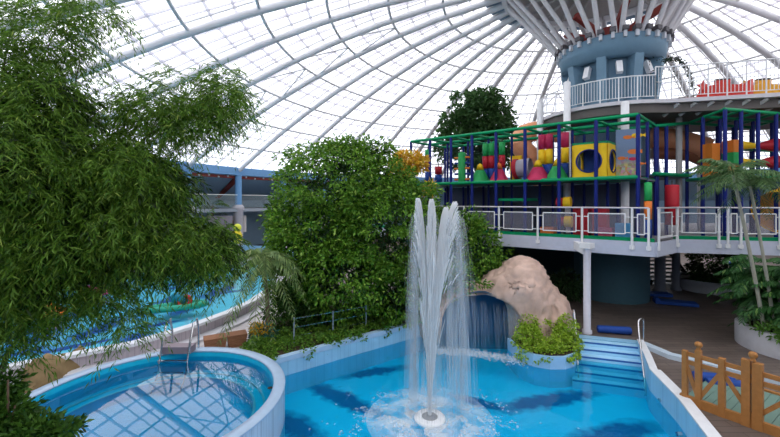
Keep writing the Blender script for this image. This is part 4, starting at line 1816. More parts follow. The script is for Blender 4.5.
# ================================================================== TOWER
TC = Vector((11.75, 20.0))
tw = thing('central_tower', (TC.x, TC.y, 0), 'blue grey flared tower carrying the centre of the dome', 'tower', kind='structure')
t3 = (TC.x, TC.y, 0)
b = MB()
b.lathe([(1.75, DZ), (1.75, 8.6), (2.1, 9.2)], t3, 40)
b.build('shaft', BLUEGREY, tw)
b = MB()
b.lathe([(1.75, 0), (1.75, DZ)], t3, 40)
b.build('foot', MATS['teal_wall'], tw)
b = MB()
b.lathe([(1.45, 8.9), (1.6, 10.6), (1.75, 12.1)], t3, 40)
b.build('core', BLUEGREY, tw)
b = MB()
b.lathe([(1.9, 12.02), (2.38, 12.02), (2.52, 12.92), (2.5, 13.0), (1.5, 13.05), (.05, 13.05)], t3, 48)
b.build('collar', BLUEGREY, tw)
for k in range(9):
    a = radians(-92 + 40 * k + 2)
    b = MB()
    d = Vector((cos(a), sin(a), 0))
    s_ = Vector((-sin(a), cos(a), 0))
    prof = [(1.3, 8.9, .22), (1.98, 8.9, .22), (2.38, 12.04, .2), (1.3, 12.04, .2)]
    vs = []
    for (r_, z, w) in prof:
        base = Vector(t3) + d * r_ + Vector((0, 0, z))
        vs += [base - s_ * w, base + s_ * w]
    b.add(vs, [(0, 1, 3, 2), (2, 3, 5, 4), (4, 5, 7, 6), (0, 2, 4, 6), (1, 7, 5, 3)])
    b.build('fin', BLUEGREY, tw)
    a2 = a + radians(20)
    d2 = Vector((cos(a2), sin(a2), 0))
    s2 = Vector((-sin(a2), cos(a2), 0))
    c = Vector(t3) + d2 * 2.05 + Vector((0, 0, 11.5))
    b = MB()
    up = (Vector((0, 0, 1)) - d2 * .35).normalized()
    b.box(c, (.26, .22, .62), ax=(s2, up.cross(s2), up))
    b.build('floodlight', pm('flood_white', (.80, .80, .82), .4), tw)
# struts from collar to crown
k = 0
for i in range(16):
    for s_ in (-1, 1):
        a0 = 2 * pi * i / 16 + s_ * .05
        a1 = 2 * pi * i / 16 + s_ * .14
        b = MB()
        b.tube([(TC.x + 2.35 * cos(a0), TC.y + 2.35 * sin(a0), 13.0), (TX + 4.95 * cos(a1), TY + 4.95 * sin(a1), 16.72)], .115, 8)
        b.build('roof_strut', pm('strut_pale', (.68, .65, .66), .5), tw)
for i in range(32):
    a = 2 * pi * (i + .5) / 32
    b = MB()
    c = Vector((TC.x + 2.56 * cos(a), TC.y + 2.56 * sin(a), 12.9))
    b.box(c, (.16, .14, .30), rot=a)
    b.box(c + Vector((0, 0, .24)), (.34, .26, .2), rot=a, mi=1)
    b.build('rim_lamp', [pm('lamp_grey', (.55, .56, .6), .4), pm('lamp_dark', (.10, .09, .10), .5)], tw)
for i in range(6):
    a = 2 * pi * i / 6 + .3
    b = MB()
    b.beam((TC.x + .2 * cos(a), TC.y + .2 * sin(a), 13.6), (TC.x + 2.3 * cos(a), TC.y + 2.3 * sin(a), 14.6), .22, .3)
    b.build('red_beam', REDSTEEL, tw)
b = MB()
b.lathe([(.5, 12.9), (.5, 14.2)], t3, 16)
b.build('red_hub', REDSTEEL, tw)

# ---------------- upper walkway
UZ = 9.5
UR = 3.62
ring_pts = [Vector((TC.x + UR * cos(radians(d)), TC.y + UR * sin(radians(d)))) for d in range(60, 275, 8)]
walk = ring_pts + [Vector((12.2, 16.35)), Vector((16.2, 15.35)), Vector((20, 14.4)), Vector((27, 15)), Vector((27, 19)), Vector((15, 22))]
b = MB()
b.prism(walk, UZ - .16, UZ)
struct('upper_walkway', b, pm('walkway_pale', (.58, .56, .60), .6), 'raised walkway round the tower with pale edge')
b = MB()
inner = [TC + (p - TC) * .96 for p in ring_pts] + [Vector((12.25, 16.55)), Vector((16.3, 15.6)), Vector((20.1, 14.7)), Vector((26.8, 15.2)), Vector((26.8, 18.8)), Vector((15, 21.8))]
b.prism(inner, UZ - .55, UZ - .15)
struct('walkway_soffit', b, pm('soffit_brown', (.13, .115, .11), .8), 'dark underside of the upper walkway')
b = MB()
for k in range(12):
    x = 12.6 + .62 * k
    y = 16.45 - (x - 12.2) * .25
    b.beam((x, y - .0, UZ - .2), (x - .25, y + .6, UZ - .62), .1, .12)
struct('trim_3', b, GREYP, 'small brackets under the edge of the upper walkway')


def baluster_rail(name, pts, h, label, nb, post_every, thick=.02, mid=None, fill=True):
    P = [Vector((p_.x, p_.y, UZ)) for p_ in pts]
    cum = [0]
    for i in range(len(P) - 1):
        cum.append(cum[-1] + (P[i + 1] - P[i]).length)

    def at(s_):
        for i in range(len(P) - 1):
            if s_ <= cum[i + 1] + 1e-6:
                return P[i].lerp(P[i + 1], (s_ - cum[i]) / (cum[i + 1] - cum[i]))
        return P[-1]
    t_ = thing(name, P[0], label, 'railing')
    b_ = MB()
    b_.tube([q_ + Vector((0, 0, h)) for q_ in P], .03, 6)
    b_.build('handrail', WHITE, t_)
    for hz_ in ([.14] + (mid or [])):
        b_ = MB()
        b_.tube([q_ + Vector((0, 0, hz_)) for q_ in P], .018, 6)
        b_.build('lower_rail', WHITE, t_)
    for i in range(nb + 1):
        q_ = at(cum[-1] * i / nb)
        post = i % post_every == 0
        if not post and not fill:
            continue
        b_ = MB()
        b_.tube([q_ + Vector((0, 0, 0 if post else .14)), q_ + Vector((0, 0, h))], .03 if post else .013, 6)
        b_.build('post' if post else 'baluster', WHITE, t_)
    return t_


rp = [TC + (p - TC) * .99 for p in ring_pts]
rp_a = [p for p in rp if p.y < 22.5 and not (p.x > 12.4)]
baluster_rail('walkway_railing', rp_a, 1.06, 'white baluster railing curving round the foot of the tower', 66, 6)
baluster_rail('walkway_railing', [rp_a[-1], Vector((12.3, 16.4)), Vector((16.2, 15.42)), Vector((20, 14.5))], 1.42, 'taller white railing along the straight upper walkway on the right', 63, 5, mid=[.75])
for (px, Y, top, lb) in ((567, 17.9, 10.7, 'tall white post left of the tower rising past the upper walkway'), (625, 16.2, UZ - .2, 'white pillar under the front of the upper walkway'), (540, 20.0, UZ + .8, 'white post at the far left end of the upper walkway'),
                         (679, 17.6, UZ - .4, 'grey pillar under the right part of the upper walkway')):
    p = D(px, 100, Y)
    b = MB()
    pr_ = .13 if px == 679 else .16
    b.lathe([(pr_, DZ), (pr_, top), (.1, top + .04)], (p.x, p.y, 0), 14, capt=True)
    o = b.build('walkway_pillar', GREYP if px == 679 else WHITE)
    tag(o, lb, 'pillar', kind='structure')
# bent plant with small dark leaves
c = D(694, 96, 17.3)
o = thing('potted_shrub', (c.x, c.y, UZ), 'wispy shrub with an arching stem and dark leaves on the upper walkway', 'shrub')
b = MB()
b.lathe([(.16, UZ), (.22, UZ + .3), (.18, UZ + .3), (.0, UZ + .28)], (c.x, c.y, 0), 14, capb=True)
b.build('pot', pm('pot_grey', (.40, .36, .36), .7), o)
stem = smooth([(c.x, c.y, UZ + .28), D(693, 86, 17.3), D(690, 72, 17.3), D(683, 62, 17.25), D(674, 57, 17.2), D(666, 60, 17.2)])
b = MB()
b.tube(stem, .018, 6)
for k in range(7):
    q = stem[4 + k * 4]
    b.tube(smooth([q, q + Vector((-.35 - .05 * k, random.uniform(-.2, .2), .08)), q + Vector((-.75, random.uniform(-.3, .3), -.35))], 1), .008, 4)
b.build('stem', BARK, o)
PV, DV = [], []
for q in stem[10:]:
    for _ in range(10):
        PV.append(np.array(q) + rng.normal(size=3) * .05)
        DV.append(rng.normal(size=3) * .6 + np.array([-.2, 0, -.3]))
for k in range(120):
    q = stem[rng.integers(6, len(stem))]
    PV.append(np.array(q) + np.array([rng.uniform(-.8, .45), rng.uniform(-.3, .3), rng.uniform(-1.0, .1)]))
    DV.append(rng.normal(size=3))
V, Q = leaf_quads(np.array(PV), np.array(DV), np.full(len(PV), .13), np.full(len(PV), .05))
npmesh('foliage', V, Q, leafmat('dark_leaf', (.012, .03, .015), (.03, .06, .03), trans=.15), o)


# red and yellow ride tubs upstairs
def tub(px, mat, dark, label):
    c_ = D(px, 88, 16.6)
    t_ = thing('ride_tub', (c_.x, c_.y, UZ), label, 'ride tub')
    dx = Vector((.97, -.24, 0))
    dy = Vector((.24, .97, 0))
    b_ = MB()
    prof = [(-1.05, .12, .05), (-.75, .3, .55), (-.35, .42, .62), (.1, .45, .55), (.5, .42, .5), (.8, .36, .72), (1.0, .2, .8)]
    vs, fs = [], []
    for (x, w, h_) in prof:
        for (yy, zz) in ((-w, 0), (-w * 1.05, h_), (-w * .75, h_ + .03), (-w * .65, .18), (w * .65, .18), (w * .75, h_ + .03), (w * 1.05, h_), (w, 0)):
            q_ = Vector((c_.x, c_.y, UZ + .02)) + dx * x + dy * yy + Vector((0, 0, zz))
            vs.append(q_)
    for i in range(len(prof) - 1):
        for k_ in range(8):
            k2 = (k_ + 1) % 8
            fs.append((i * 8 + k_, i * 8 + k2, i * 8 + 8 + k2, i * 8 + 8 + k_))
    fs += [tuple(range(8))[::-1], tuple(range(48, 56))]
    b_.add(vs, fs)
    b_.build('hull', mat, t_)
    b_ = MB()
    q_ = Vector((c_.x, c_.y, UZ + .72)) + dx * .05 + dy * .15
    b_.box(q_, (.55, .16, .42), ax=(dx, dy, Vector((0, 0, 1))))
    b_.box(q_ + Vector((0, 0, .24)), (.5, .18, .08), ax=(dx, dy, Vector((0, 0, 1))), mi=1)
    b_.build('backrest', [mat, dark], t_)
    b_ = MB()
    cc = Vector((c_.x, c_.y, UZ + .62)) - dx * .85 - dy * .25
    star = []
    for k_ in range(10):
        r_ = .26 if k_ % 2 == 0 else .11
        a_ = pi / 2 + 2 * pi * k_ / 10
        star.append(cc + dx * (r_ * cos(a_)) + Vector((0, 0, r_ * sin(a_))))
    b_.add(star + [s__ + dy * .1 for s__ in star], [tuple(range(10))[::-1], tuple(range(10, 20))] + [(k_, (k_ + 1) % 10, 10 + (k_ + 1) % 10, 10 + k_) for k_ in range(10)])
    b_.build('star_bow', pm('star_' + mat.name, tuple(min(1, x_ * 1.1 + .05) for x_ in mat.node_tree.nodes['Mix'].inputs[6].default_value[:3]), .4), t_)
    b_ = MB()
    b_.box(Vector((c_.x, c_.y, UZ + .06)) - dx * .9 - dy * .3, (1.5, .25, .1), ax=(dx, dy, Vector((0, 0, 1))))
    b_.build('skid', mat, t_)


tub(723, pm('tub_red', (.68, .05, .035), .35), DARK, 'red ride-on tub behind the upper walkway railing')
tub(764, pm('tub_yellow', (.80, .40, .03), .35), DARK, 'yellow ride-on tub behind the upper walkway railing at the right edge')

# ================================================================== BRIDGE
br = thing('wooden_bridge', (7.4, 8.9, 0), 'orange brown wooden footbridge with ball-topped posts beside the pool', 'bridge')
A = Vector((7.33, 9.35, 0))
dB = Vector((.56, -.83, 0)).normalized()


def bpt(px, off=0.0):
    k = (px - 390) / F
    a2_, d2_ = A.xy, dB.xy
    return on_edge(px, Vector((A.x, A.y)), Vector((dB.x, dB.y)))


def bz(p_):
    """height of the gently rising walking line"""
    s_ = (Vector((p_.x, p_.y)) - A.xy).dot(dB.xy)
    return .05 + .03 * s_


posts = ((685, 1.31, False, .105), (698.5, 1.40, True, .12), (722, 1.36, False, .12), (753, 1.48, True, .2), (800, 1.48, False, .12))
pp = []
for (px, h, ball, w) in posts:
    p = bpt(px)
    pp.append(p)
    rot = atan2(dB.y, dB.x)
    b = MB()
    b.box((p.x, p.y, h / 2 + .0), (w, .12, h), rot=rot)
    if w > .18:
        b = MB()
        b.box((p.x - dB.x * .11, p.y - dB.y * .11, h / 2), (.15, .14, h), rot=rot)
        b.box((p.x + dB.x * .08, p.y + dB.y * .08, h / 2 - .02), (.17, .14, h), rot=rot)
    o = b.build('post', WOOD, br)
    if ball:
        b = MB()
        b.lathe([(.05, h), (.05, h + .03), (.035, h + .05), (.075, h + .1), (.085, h + .14), (.06, h + .19), (.0, h + .21)], (p.x, p.y, 0), 16)
        b.build('ball_finial', WOOD, o)
for i in range(len(pp) - 1):
    a, c = pp[i], pp[i + 1]
    for z in (1.24, 1.04):
        b = MB()
        b.beam((a.x, a.y, z), (c.x, c.y, z), .05, .10)
        b.build('rail', WOOD, br)
for (i, j, up) in ((0, 1, 1), (1, 2, 0), (2, 3, 1), (3, 4, 0)):
    a, c = pp[i], pp[j]
    b = MB()
    z0, z1 = (1.05, .22) if up else (.22, 1.05)
    b.beam((a.x, a.y, z0), (c.x, c.y, z1), .05, .085)
    b.build('brace', WOOD, br)
a, c = pp[0], pp[-1]
b = MB()
b.beam((a.x - dB.x * .1, a.y - dB.y * .1, .10), (c.x, c.y, .10), .09, .22)
b.build('stringer', WOOD, br)
b = MB()
nB = Vector((.83, .56, 0))
for k in range(16):
    q = Vector((a.x, a.y, .11)) + dB * (.05 + .17 * k)
    b.beam(q, q + nB * 2.1, .16, .05)
b.build('walking_boards', pm('bridge_green', (.16, .26, .22), .6), br, label='pale green walking boards')
b = MB()
q = nB * 2.1
b.beam((a.x + q.x, a.y + q.y, .08), (c.x + q.x, c.y + q.y, .08), .09, .2)
b.build('stringer', WOOD, br)

# blue rolled foam mats
MATB = pm('mat_blue', (.012, .06, .30), .6)


def mat_roll(c_, rot, ln, r, label, mat=MATB):
    d_ = Vector((cos(rot), sin(rot), 0))
    c_ = Vector((c_[0], c_[1], r + .015))
    b_ = MB()
    b_.tube([c_ - d_ * ln / 2, c_ - d_ * (ln / 2 - .03), c_ + d_ * (ln / 2 - .03), c_ + d_ * ln / 2], [r * .85, r, r, r * .85], 16)
    b_.tube([c_ + d_ * ln / 2, c_ + d_ * (ln / 2 + .01)], r * .4, 10)
    return tag(b_.build('foam_mat', mat), label, 'mat', None)


p = G(616, 335, .0)
mat_roll((p.x, p.y + .12), atan2(sd_.y, sd_.x) + .1, 1.15, .14, 'rolled blue foam mat lying at the top of the pool steps')
p = G(713, 383, .0)
mat_roll((p.x, p.y), -.25, .95, .13, 'rolled blue foam mat behind the bridge, farther one')
p = G(728, 389, .0)
mat_roll((p.x, p.y), -.25, .95, .12, 'rolled blue foam mat behind the bridge, nearer one')


def lounger(px, py, rot, label, mat):
    c_ = G(px, py, 0)
    t_ = thing('lounger_mat', c_, label, 'mat')
    d_ = Vector((cos(rot), sin(rot), 0))
    s_ = Vector((-sin(rot), cos(rot), 0))
    b_ = MB()
    b_.box(c_ + Vector((0, 0, .12)), (1.7, .62, .14), ax=(d_, s_, Vector((0, 0, 1))))
    b_.build('mattress', mat, t_)
    b_ = MB()
    b_.tube([c_ - d_ * .75 - s_ * .28 + Vector((0, 0, .23)), c_ - d_ * .75 + s_ * .28 + Vector((0, 0, .23))], .09, 10)
    b_.build('headrest', mat, t_)


lounger(675, 305, -.4, 'dark blue mat lying on the shaded floor under the deck', MATB)
lounger(652, 296, -.2, 'dark blue mat by the grey column near the dark stairs', MATB)
lounger(744, 267, -.5, 'blue lounger mat on the bright floor far behind the planter', MATB)

# ================================================================== PLANTS
FIC = leafmat('ficus_leaf', (.04, .14, .010), (.19, .39, .035), (.45, .62, .12))
CON = leafmat('shade_leaf', (.012, .04, .012), (.035, .09, .025), trans=.2)  # dark leaf for crown interior and undercroft, shade put into its colour


def trunk(mb, a, c_, r0, r1, wig=.12, n=7):
    pts = [Vector(a).lerp(Vector(c_), i / n) + Vector((random.uniform(-wig, wig), random.uniform(-wig, wig), 0)) * (0 if i in (0, n) else 1) for i in range(n + 1)]
    mb.tube(pts, [r0 + (r1 - r0) * i / n for i in range(n + 1)], 8)


# big round tree
ft = thing('ficus_tree', (-1.2, 16.2, 0), 'large dense round green tree behind the main pool', 'tree')
rows = [(335, 185, 58, 42, 16.3), (382, 184, 33, 28, 16.5), (318, 228, 47, 40, 15.8), (385, 228, 48, 45, 15.6), (345, 278, 45, 46, 15.3), (395, 290, 36, 38, 15.6), (303, 262, 34, 42, 15.6), (345, 160, 30, 19, 16.3), (422, 215, 26, 32, 16.3),
        (466, 252, 36, 34, 16.9), (484, 272, 22, 16, 16.6), (448, 226, 30, 20, 16.9), (300, 300, 22, 24, 15.6), (430, 265, 33, 38, 16.2), (420, 304, 28, 16, 16.2), (458, 281, 24, 11, 14.6, .5), (436, 292, 16, 14, 14.9, .4), (280, 210, 16, 14, 15.8), (372, 150, 22, 10, 16.4)]
cl = clumps_px(rows)
V, Q = tufted(cl, 1500, 38, .38, .17, .085, droop=.4, shell=(.74, 1.10))
npmesh('foliage', V, Q, FIC, ft)
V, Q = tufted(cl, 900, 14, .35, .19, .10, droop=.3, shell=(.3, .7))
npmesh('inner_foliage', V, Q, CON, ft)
b = MB()
trunk(b, (-1.3, 16.3, 0), (-1.0, 16.4, 4.6), .26, .12)
trunk(b, (-1.1, 16.4, 1.5), (-2.6, 16.0, 5.2), .12, .05)
trunk(b, (-1.1, 16.4, 1.8), (.6, 16.3, 5.0), .12, .05)
trunk(b, (-1.6, 16.1, 0), (-3.0, 15.8, 3.2), .1, .05)
trunk(b, (-.7, 16.3, 0), (2.6, 16.9, 3.0), .12, .05)
b.build('trunk', BARK, ft)

# tree behind the play frame
bt = thing('broadleaf_tree', (D(478, 200, 27.7).x, 27.7, 0), 'dark green tree rising above the left end of the climbing frame', 'tree')
rows = [(480, 115, 28, 20, 27.7), (458, 128, 22, 14, 27.7), (497, 122, 14, 18, 27.7), (483, 98, 16, 10, 27.7), (470, 150, 30, 20, 27.7), (495, 150, 20, 20, 27.7), (453, 93, 4, 3, 27.7)]
V, Q = tufted(clumps_px(rows), 520, 22, .42, .32, .17, droop=.3, shell=(.5, 1.1))
npmesh('foliage', V, Q, leafmat('tree_leaf', (.03, .085, .022), (.09, .20, .055)), bt)
b = MB()
c = bt.location
trunk(b, (c.x, c.y, 0), (c.x + .2, c.y, 10.5), .22, .06)
trunk(b, (c.x, c.y, 7), (D(458, 128, 27.7)), .08, .03)
trunk(b, (c.x, c.y, 8), (D(496, 110, 27.7)), .08, .03)
b.build('trunk', BARK, bt)

# yellow croton
yt = thing('croton_shrub', (D(415, 200, 19.6).x, 19.6, 0), 'yellow orange leaved croton left of the climbing frame', 'shrub')
V, Q = tufted(clumps_px([(406, 162, 12, 9, 18.2), (416, 164, 9, 8, 18.2), (400, 169, 9, 8, 18.2), (431, 187, 4, 5, 18.2)]), 80, 20, .25, .28, .10, droop=.1)
npmesh('foliage', V, Q, leafmat('croton_leaf', (.72, .36, .03), (.85, .66, .08), (.45, .55, .07)), yt)
b = MB()
c = yt.location
trunk(b, (c.x, c.y, 0), (c.x - .2, c.y - .4, 6.8), .07, .03)
trunk(b, (c.x, c.y, 3.8), D(436, 188, 18.8), .05, .02)
b.build('stem', BARK, yt)

# orange-tinted plants seen past the rock under the deck
o = thing('undercroft_shrub', (8.6, 18.6, 0), 'dark leafy shrub in the shade behind the rock', 'shrub')
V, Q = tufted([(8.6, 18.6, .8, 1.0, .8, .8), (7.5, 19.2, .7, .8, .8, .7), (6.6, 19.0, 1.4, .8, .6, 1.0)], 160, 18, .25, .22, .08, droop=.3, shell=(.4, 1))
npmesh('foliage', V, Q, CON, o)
b = MB()
for k in range(6):
    trunk(b, (8.4 - .25 * k, 18.6, 0), (8.9 - .4 * k, 18.7, 1.2), .025, .012, .05, 3)
b.build('stem', BARK, o)

# ground cover in the bed behind the back coping
BED = [Vector((-3.85, 11.55)), Vector((-1.7, 13.3)), Vector((.95, 15.3)), Vector((2.2, 15.9)), Vector((2.0, 18.2)), Vector((-4.2, 17.5)), Vector((-4.9, 14.0)), Vector((-4.6, 12.5))]
b = MB()
b.prism(BED, -.05, .10)
struct('planting_bed', b, SOIL, 'planting bed behind the main pool')
n = 260
cl = []
while len(cl) < n:
    x, y = rng.uniform(-4.8, 2.2), rng.uniform(11.6, 17.5)
    # inside the strip near the coping
    t_ = (x + 3.75) / 4.75
    yb = 11.38 + (x + 3.75) * .777
    if yb + .12 < y < yb + 2.6 and not (x < -4.4 and y < 12.5):
        cl.append((x, y, .14, .22, .22, .20))
V, Q = tufted(cl, 1300, 16, .11, .11, .06, droop=.0, shell=(.6, 1.1))
tag(npmesh('ground_cover', V, Q, leafmat('cover_leaf', (.06, .17, .02), (.18, .36, .04), (.34, .50, .07))), 'bright green ground cover along the back edge of the pool', 'plants', kind='stuff')
o = thing('garden_shrub', (-4.5, 13.3, .1), 'yellow and teal leaved low shrub beside the wicker trough', 'shrub')
V, Q = tufted([(-4.6, 13.3, .5, .3, .25, .18)], 22, 14, .15, .16, .05, droop=.0)
npmesh('flowers', V, Q, leafmat('marigold', (.60, .36, .02), (.75, .48, .04)), o)
V, Q = tufted([(-4.5, 13.3, .3, .4, .3, .25)], 40, 16, .15, .16, .07)
npmesh('foliage', V, Q, leafmat('teal_leaf', (.03, .14, .12), (.06, .22, .16)), o)
# bed undergrowth behind the ground cover, below the tree
o = thing('bed_shrub', (-2.6, 14.6, .1), 'dark leafy bushes under the round tree behind the fence posts', 'shrub')
V, Q = tufted([(-3.2, 14.6, .6, .6, .5, .55), (-2.2, 15.0, .6, .7, .5, .6), (-.9, 15.3, .5, .7, .5, .5), (.4, 16.1, .5, .7, .5, .5), (-3.4, 15.3, 1.3, .6, .5, .8), (-4.15, 14.3, .9, .55, .5, .9)], 400, 16, .2, .15, .075)
npmesh('foliage', V, Q, leafmat('bush_leaf', (.02, .07, .012), (.07, .17, .03)), o)
b = MB()
for (x, y) in ((-3.2, 14.6), (-2.2, 15), (-.9, 15.3), (.4, 16.1)):
    trunk(b, (x, y, .05), (x + .05, y, .6), .03, .015, .03, 3)
b.build('stem', BARK, o)
# fence posts with wires along the bed
fe = thing('wire_fence', (-2.2, 13.6, .1), 'thin grey wire fence with slim posts along the planting bed', 'fence')
fps = []
for (px, py) in ((294, 345), (333, 337), (366, 330), (396, 322)):
    p = G(px, py, .1)
    fps.append(p)
    b = MB()
    b.tube([p, p + Vector((0, 0, .95))], .028, 8)
    b.build('post', pm('post_bluegrey', (.22, .28, .34), .5), fe)
for z in (.9, .6, .3):
    b = MB()
    b.tube([p + Vector((0, 0, z)) for p in fps], .006, 4)
    b.build('wire', STEEL, fe)

PALM = leafmat('palm_leaf', (.03, .09, .02), (.10, .20, .04), (.30, .34, .10))


def palm(name, base, top, r0, fr, ln, label, n=22, lw=.04, ll=.34, els=(-.2, 1.0), sag=1.0, mat=PALM, smat=None):
    t_ = thing(name, base, label, 'palm')
    b_ = MB()
    bx, tx_ = Vector(base), Vector(top)
    pts = smooth([bx, bx.lerp(tx_, .5) + Vector((.05, 0, 0)), tx_], 2)
    b_.tube(pts, [r0 * (1 - .35 * i / len(pts)) * (1.08 if i % 2 else 1) for i in range(len(pts))], 10)
    b_.build('stem', smat or BARK, t_)
    for i in range(fr):
        m_ = MB()
        frond(m_, tx_, 2 * pi * i / fr * 1.0 + random.uniform(-.2, .2) + i * .9, random.uniform(*els), ln * random.uniform(.8, 1.15), n, lw, ll, sag)
        m_.build('frond', mat, t_)
    return t_


random.seed(21)
p = D(264, 262, 13.7)
palm('palm', (p.x + .15, 13.7, .1), (p.x, 13.7, p.z), .085, 36, 2.0, 'young palm with drooping fronds between the wave pool and the round tree', els=(-.5, 1.25), sag=1.5, lw=.07, ll=.42, mat=leafmat('palm_leaf_pale', (.09, .17, .05), (.24, .34, .11), (.40, .44, .18), trans=.3))
SLIM = pm('palm_stem_grey', (.36, .36, .30), .8, var=.2, scale=10)
random.seed(5)
PAL2 = leafmat('palm_leaf_right', (.06, .14, .05), (.16, .27, .10), (.32, .40, .18), trans=.35)
palm('slender_palm', (12.6, 12.6, .6), (D(733, 175, 12.2)), .06, 17, 1.75, 'slender palm in the right planter, left of the pair, crown before the frame', 26, .05, .42, (.0, 1.25), .95, PAL2, SLIM)
palm('slender_palm', (12.85, 12.5, .6), (D(750, 186, 12.3)), .055, 16, 1.6, 'slender palm in the right planter, right of the pair', 26, .05, .42, (-.1, 1.25), 1.05, PAL2, SLIM)
p = D(212, 206, 33)
palm('gallery_palm', (p.x, 33, 0), (p.x, 33, p.z), .18, 12, 2.0, 'distant palm in front of the gallery between the blue columns', 14, .07, .5, (-.2, 1.0), 1.0)

# right planter and its plants
rp_ = thing('curved_planter', (13.85, 12.6, 0), 'white curved planter wall at the right behind the bridge', 'planter')
b = MB()
b.lathe([(1.68, 0), (1.68, .70), (1.62, .73), (1.42, .73), (1.38, .70), (1.38, .55)], (13.85, 12.6, 0), 48)
b.build('planter_wall', CONC, rp_)
b = MB()
b.lathe([(1.39, .60), (.01, .66)], (13.85, 12.6, 0), 32)
b.build('soil', SOIL, rp_)
random.seed(9)
LUSH = leafmat('lush_leaf', (.025, .10, .03), (.08, .22, .06), (.22, .38, .10), trans=.3)
for (x, y, h, ln, nf, lb) in ((12.85, 13.3, 3.0, 1.35, 40, 'feathery green palm bush at the left of the right planter'), (13.1, 12.2, 3.0, 1.4, 42, 'tall feathery palm bush in the middle of the right planter'), (14.2, 12.0, 2.9, 1.5, 34, 'feathery palm bush at the right edge of the picture'),
                              (13.8, 13.3, 3.0, 1.4, 30, 'feathery palm bush at the back of the right planter')):
    t = thing('palm_bush', (x, y, .5), lb, 'palm bush')
    b = MB()
    for k in range(4):
        a = 2 * pi * k / 4
        b.tube([(x + .08 * cos(a), y + .08 * sin(a), .46), (x + .12 * cos(a), y + .12 * sin(a), .5 + h * .6)], .03, 6)
    b.build('stem', pm('cane_green', (.14, .22, .08), .6), t)
    for k in range(nf):
        m_ = MB()
        frond(m_, (x + random.uniform(-.1, .1), y + random.uniform(-.1, .1), .5 + h * random.uniform(.12, .8)), random.uniform(0, 2 * pi), random.uniform(.0, 1.1), ln * random.uniform(.6, 1.05), 15, .10, .38, 1.0)
        m_.build('frond', LUSH, t)
cl = []
for k in range(16):
    a = radians(195 + 9 * k)
    cl.append((13.85 + 1.42 * cos(a), 12.6 + 1.42 * sin(a), .80, .34, .34, .26))
    if k % 3 != 1 and k > 2:
        cl.append((13.85 + 1.72 * cos(a), 12.6 + 1.72 * sin(a), .48, .22, .22, .24))
V, Q = tufted(cl, 420, 16, .14, .12, .06, droop=.3)
tag(npmesh('planter_groundcover', V, Q, leafmat('cover_leaf2', (.07, .2, .03), (.18, .36, .06))), 'low green plants filling the rim of the right planter', 'plants', kind='stuff')

# back planter
bp_ = thing('round_planter', (18.4, 21.6, 0), 'grey round planter with bushes on the floor under the far deck', 'planter')
b = MB()
b.lathe([(1.75, 0), (1.8, .62), (1.66, .64), (1.62, .5)], (18.4, 21.6, 0), 40)
b.build('planter_wall', pm('planter_grey', (.36, .37, .40), .7), bp_)
b = MB()
b.lathe([(1.64, .52), (.01, .58)], (18.4, 21.6, 0), 24)
b.build('soil', SOIL, bp_)
for (x, y, z, lb) in ((17.6, 21.3, 1.5, 'bush in the round back planter, left one'), (19.1, 21.4, 1.6, 'bush in the round back planter, right one')):
    t = thing('planter_bush', (x, y, .55), lb, 'bush')
    V, Q = tufted([(x, y, z, .55, .5, .9), (x + .1, y - .5, .8, .75, .4, .3)], 110, 16, .2, .2, .09)
    npmesh('foliage', V, Q, leafmat('planter_leaf', (.025, .08, .02), (.08, .19, .04)), t)
    b = MB()
    trunk(b, (x, y, .5), (x, y, z), .05, .03, .04, 3)
    b.build('stem', BARK, t)

# ---------------- bamboo at the left front
random.seed(3)
bb = thing('bamboo_clump', (-6.2, 4.6, 0), 'tall arching bamboo clump filling the left foreground', 'bamboo')
rows = [(38, 28, 48, 34, 5.2, .5, .75), (92, 12, 30, 18, 5.3, .35, .9), (10, 62, 30, 30, 5.0, .5, 1.0), (35, 105, 40, 42, 5.0, .6, 1.15), (20, 165, 58, 60, 4.8, .8, 1.25), (80, 62, 24, 28, 5.4, .35, .4), (150, 112, 36, 30, 5.8, .5, 1.1), (222, 98, 24, 34, 6.2, .4, 1.6), (190, 122, 30, 28, 6.0, .45, 1.1), (112, 172, 50, 42, 5.4, .7, 1.3),
        (145, 189, 34, 40, 5.7, .7, 1.2), (200, 250, 32, 36, 6.0, .55, 1.3), (150, 240, 46, 42, 5.6, .7, 1.2), (88, 228, 55, 50, 5.2, .8, 1.2), (30, 250, 48, 55, 4.9, .8, 1.2), (128, 320, 16, 22, 5.2, .25, .7), (55, 310, 45, 18, 5.0, .4, .8), (15, 342, 20, 12, 4.8, .3, .7), (105, 292, 26, 20, 5.2, .3, .9),
        (112, 116, 20, 22, 5.6, .3, .45), (172, 80, 14, 10, 5.9, .25, .7), (100, 148, 30, 20, 5.4, .4, .7), (-10, 300, 30, 60, 4.6, .6, 1)]
cl = [c + (r[6],) for c, r in zip(clumps_px(rows), rows)]
BAM = leafmat('bamboo_leaf', (.045, .12, .012), (.165, .315, .032), (.38, .50, .09), trans=.45)
V, Q = sprays(cl, 9600, 12, .34, .115, .0155, droop=.7)
npmesh('foliage', V, Q, BAM, bb)
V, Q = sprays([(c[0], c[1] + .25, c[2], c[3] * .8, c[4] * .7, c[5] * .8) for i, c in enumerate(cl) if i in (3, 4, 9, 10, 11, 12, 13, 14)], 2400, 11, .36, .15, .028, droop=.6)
npmesh('inner_foliage', V, Q, leafmat('bamboo_shade', (.014, .036, .006), (.035, .08, .012), trans=.25), bb)  # darker copy of the bamboo leaf, deep crown shade put into its colour
CANE = pm('cane_brown', (.10, .075, .04), .6)
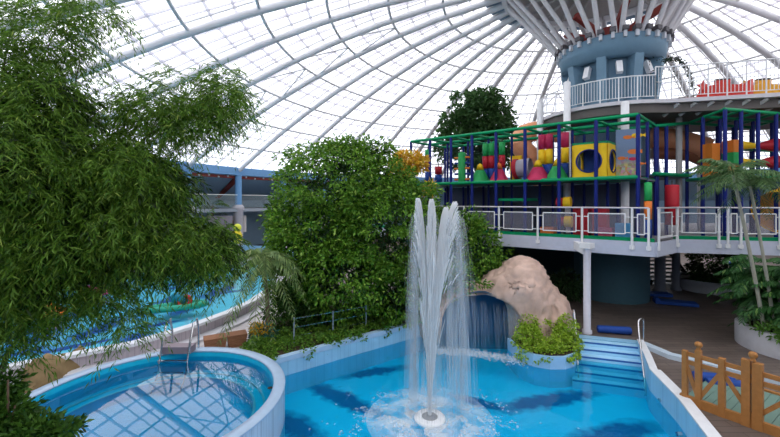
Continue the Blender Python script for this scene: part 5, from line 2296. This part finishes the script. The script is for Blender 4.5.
for (pts) in ([(-6.3, 4.5, 0), D(-20, 300, 4.9), D(25, 180, 5.1), D(38, 70, 5.2), D(60, 20, 5.3)],
              [(-6.1, 4.7, 0), D(0, 330, 5.0), D(70, 210, 5.4), D(150, 130, 5.8), D(225, 90, 6.2)],
              [(-6.0, 4.9, 0), D(10, 340, 5.0), D(60, 262, 5.3), D(130, 225, 5.6), D(205, 235, 6.0)],
              [(-6.4, 4.6, 0), D(-30, 250, 4.8), D(-5, 120, 5.0), D(10, 30, 5.1), D(30, -40, 5.2)],
              [(-6.2, 4.8, 0), D(10, 300, 5.1), D(45, 190, 5.2), D(70, 110, 5.4), D(80, 60, 5.4)],
              [(-6.1, 4.5, 0), D(5, 350, 4.9), D(50, 300, 5.1), D(115, 300, 5.2), D(125, 330, 5.2)]):
    b = MB()
    P = smooth(pts, 3)
    b.tube(P, [.022 * (1 - .75 * i / len(P)) for i in range(len(P))], 6)
    b.build('culm', CANE, bb)
# leafy shrub in the very corner
cs = thing('corner_shrub', (-4.3, 4.1, 0), 'broad leaved shrub in the lower left corner', 'shrub')
V, Q = tufted(clumps_px([(8, 420, 18, 22, 4.3), (36, 434, 26, 12, 4.2), (3, 388, 12, 12, 4.4), (64, 432, 12, 9, 4.2)]), 150, 20, .13, .085, .042, droop=.25, shell=(.3, 1.0))
npmesh('foliage', V, Q, leafmat('corner_leaf', (.025, .085, .012), (.10, .23, .03)), cs)
b = MB()
for (px, py) in ((15, 405), (40, 425), (8, 380), (60, 425)):
    trunk(b, (-4.3, 4.1, 0), D(px, py, 4.25), .03, .01, .06, 5)
b.build('stem', BARK, cs)

# ================================================================== LIGHT AND CAMERA
w = bpy.data.worlds.new('overcast')
S.world = w
w.use_nodes = True
N, L = w.node_tree.nodes, w.node_tree.links
N.clear()
wo = N.new('ShaderNodeOutputWorld')
bg = N.new('ShaderNodeBackground')
tc = N.new('ShaderNodeTexCoord')
sx = N.new('ShaderNodeSeparateXYZ')
L.new(tc.outputs['Generated'], sx.inputs[0])
cr = N.new('ShaderNodeValToRGB')
cr.color_ramp.elements[0].position = 0.0
cr.color_ramp.elements[0].color = (.80, .86, .95, 1)
cr.color_ramp.elements[1].position = .5
cr.color_ramp.elements[1].color = (1.0, .985, 1.0, 1)
L.new(sx.outputs['Z'], cr.inputs[0])
L.new(cr.outputs[0], bg.inputs[0])
bg.inputs[1].default_value = 2.4
L.new(bg.outputs[0], wo.inputs[0])

cam = bpy.data.cameras.new('camera')
co = bpy.data.objects.new('camera', cam)
COL.objects.link(co)
co.location = (0, 0, EYE)
co.rotation_euler = (pi / 2, 0, 0)
cam.sensor_fit = 'HORIZONTAL'
cam.sensor_width = 36
cam.lens = 36 * F / 780
cam.shift_y = -(218.5 - HZ) / 780
cam.clip_start = .05
cam.clip_end = 400
S.camera = co
S.view_settings.view_transform = 'Standard'
S.view_settings.look = 'None'
S.view_settings.gamma = 1
S.view_settings.use_curve_mapping = False
S.view_settings.exposure = 0.0
S.cycles.use_denoising = True
S.cycles.transparent_max_bounces = 32
S.cycles.max_bounces = 10
S.cycles.diffuse_bounces = 4
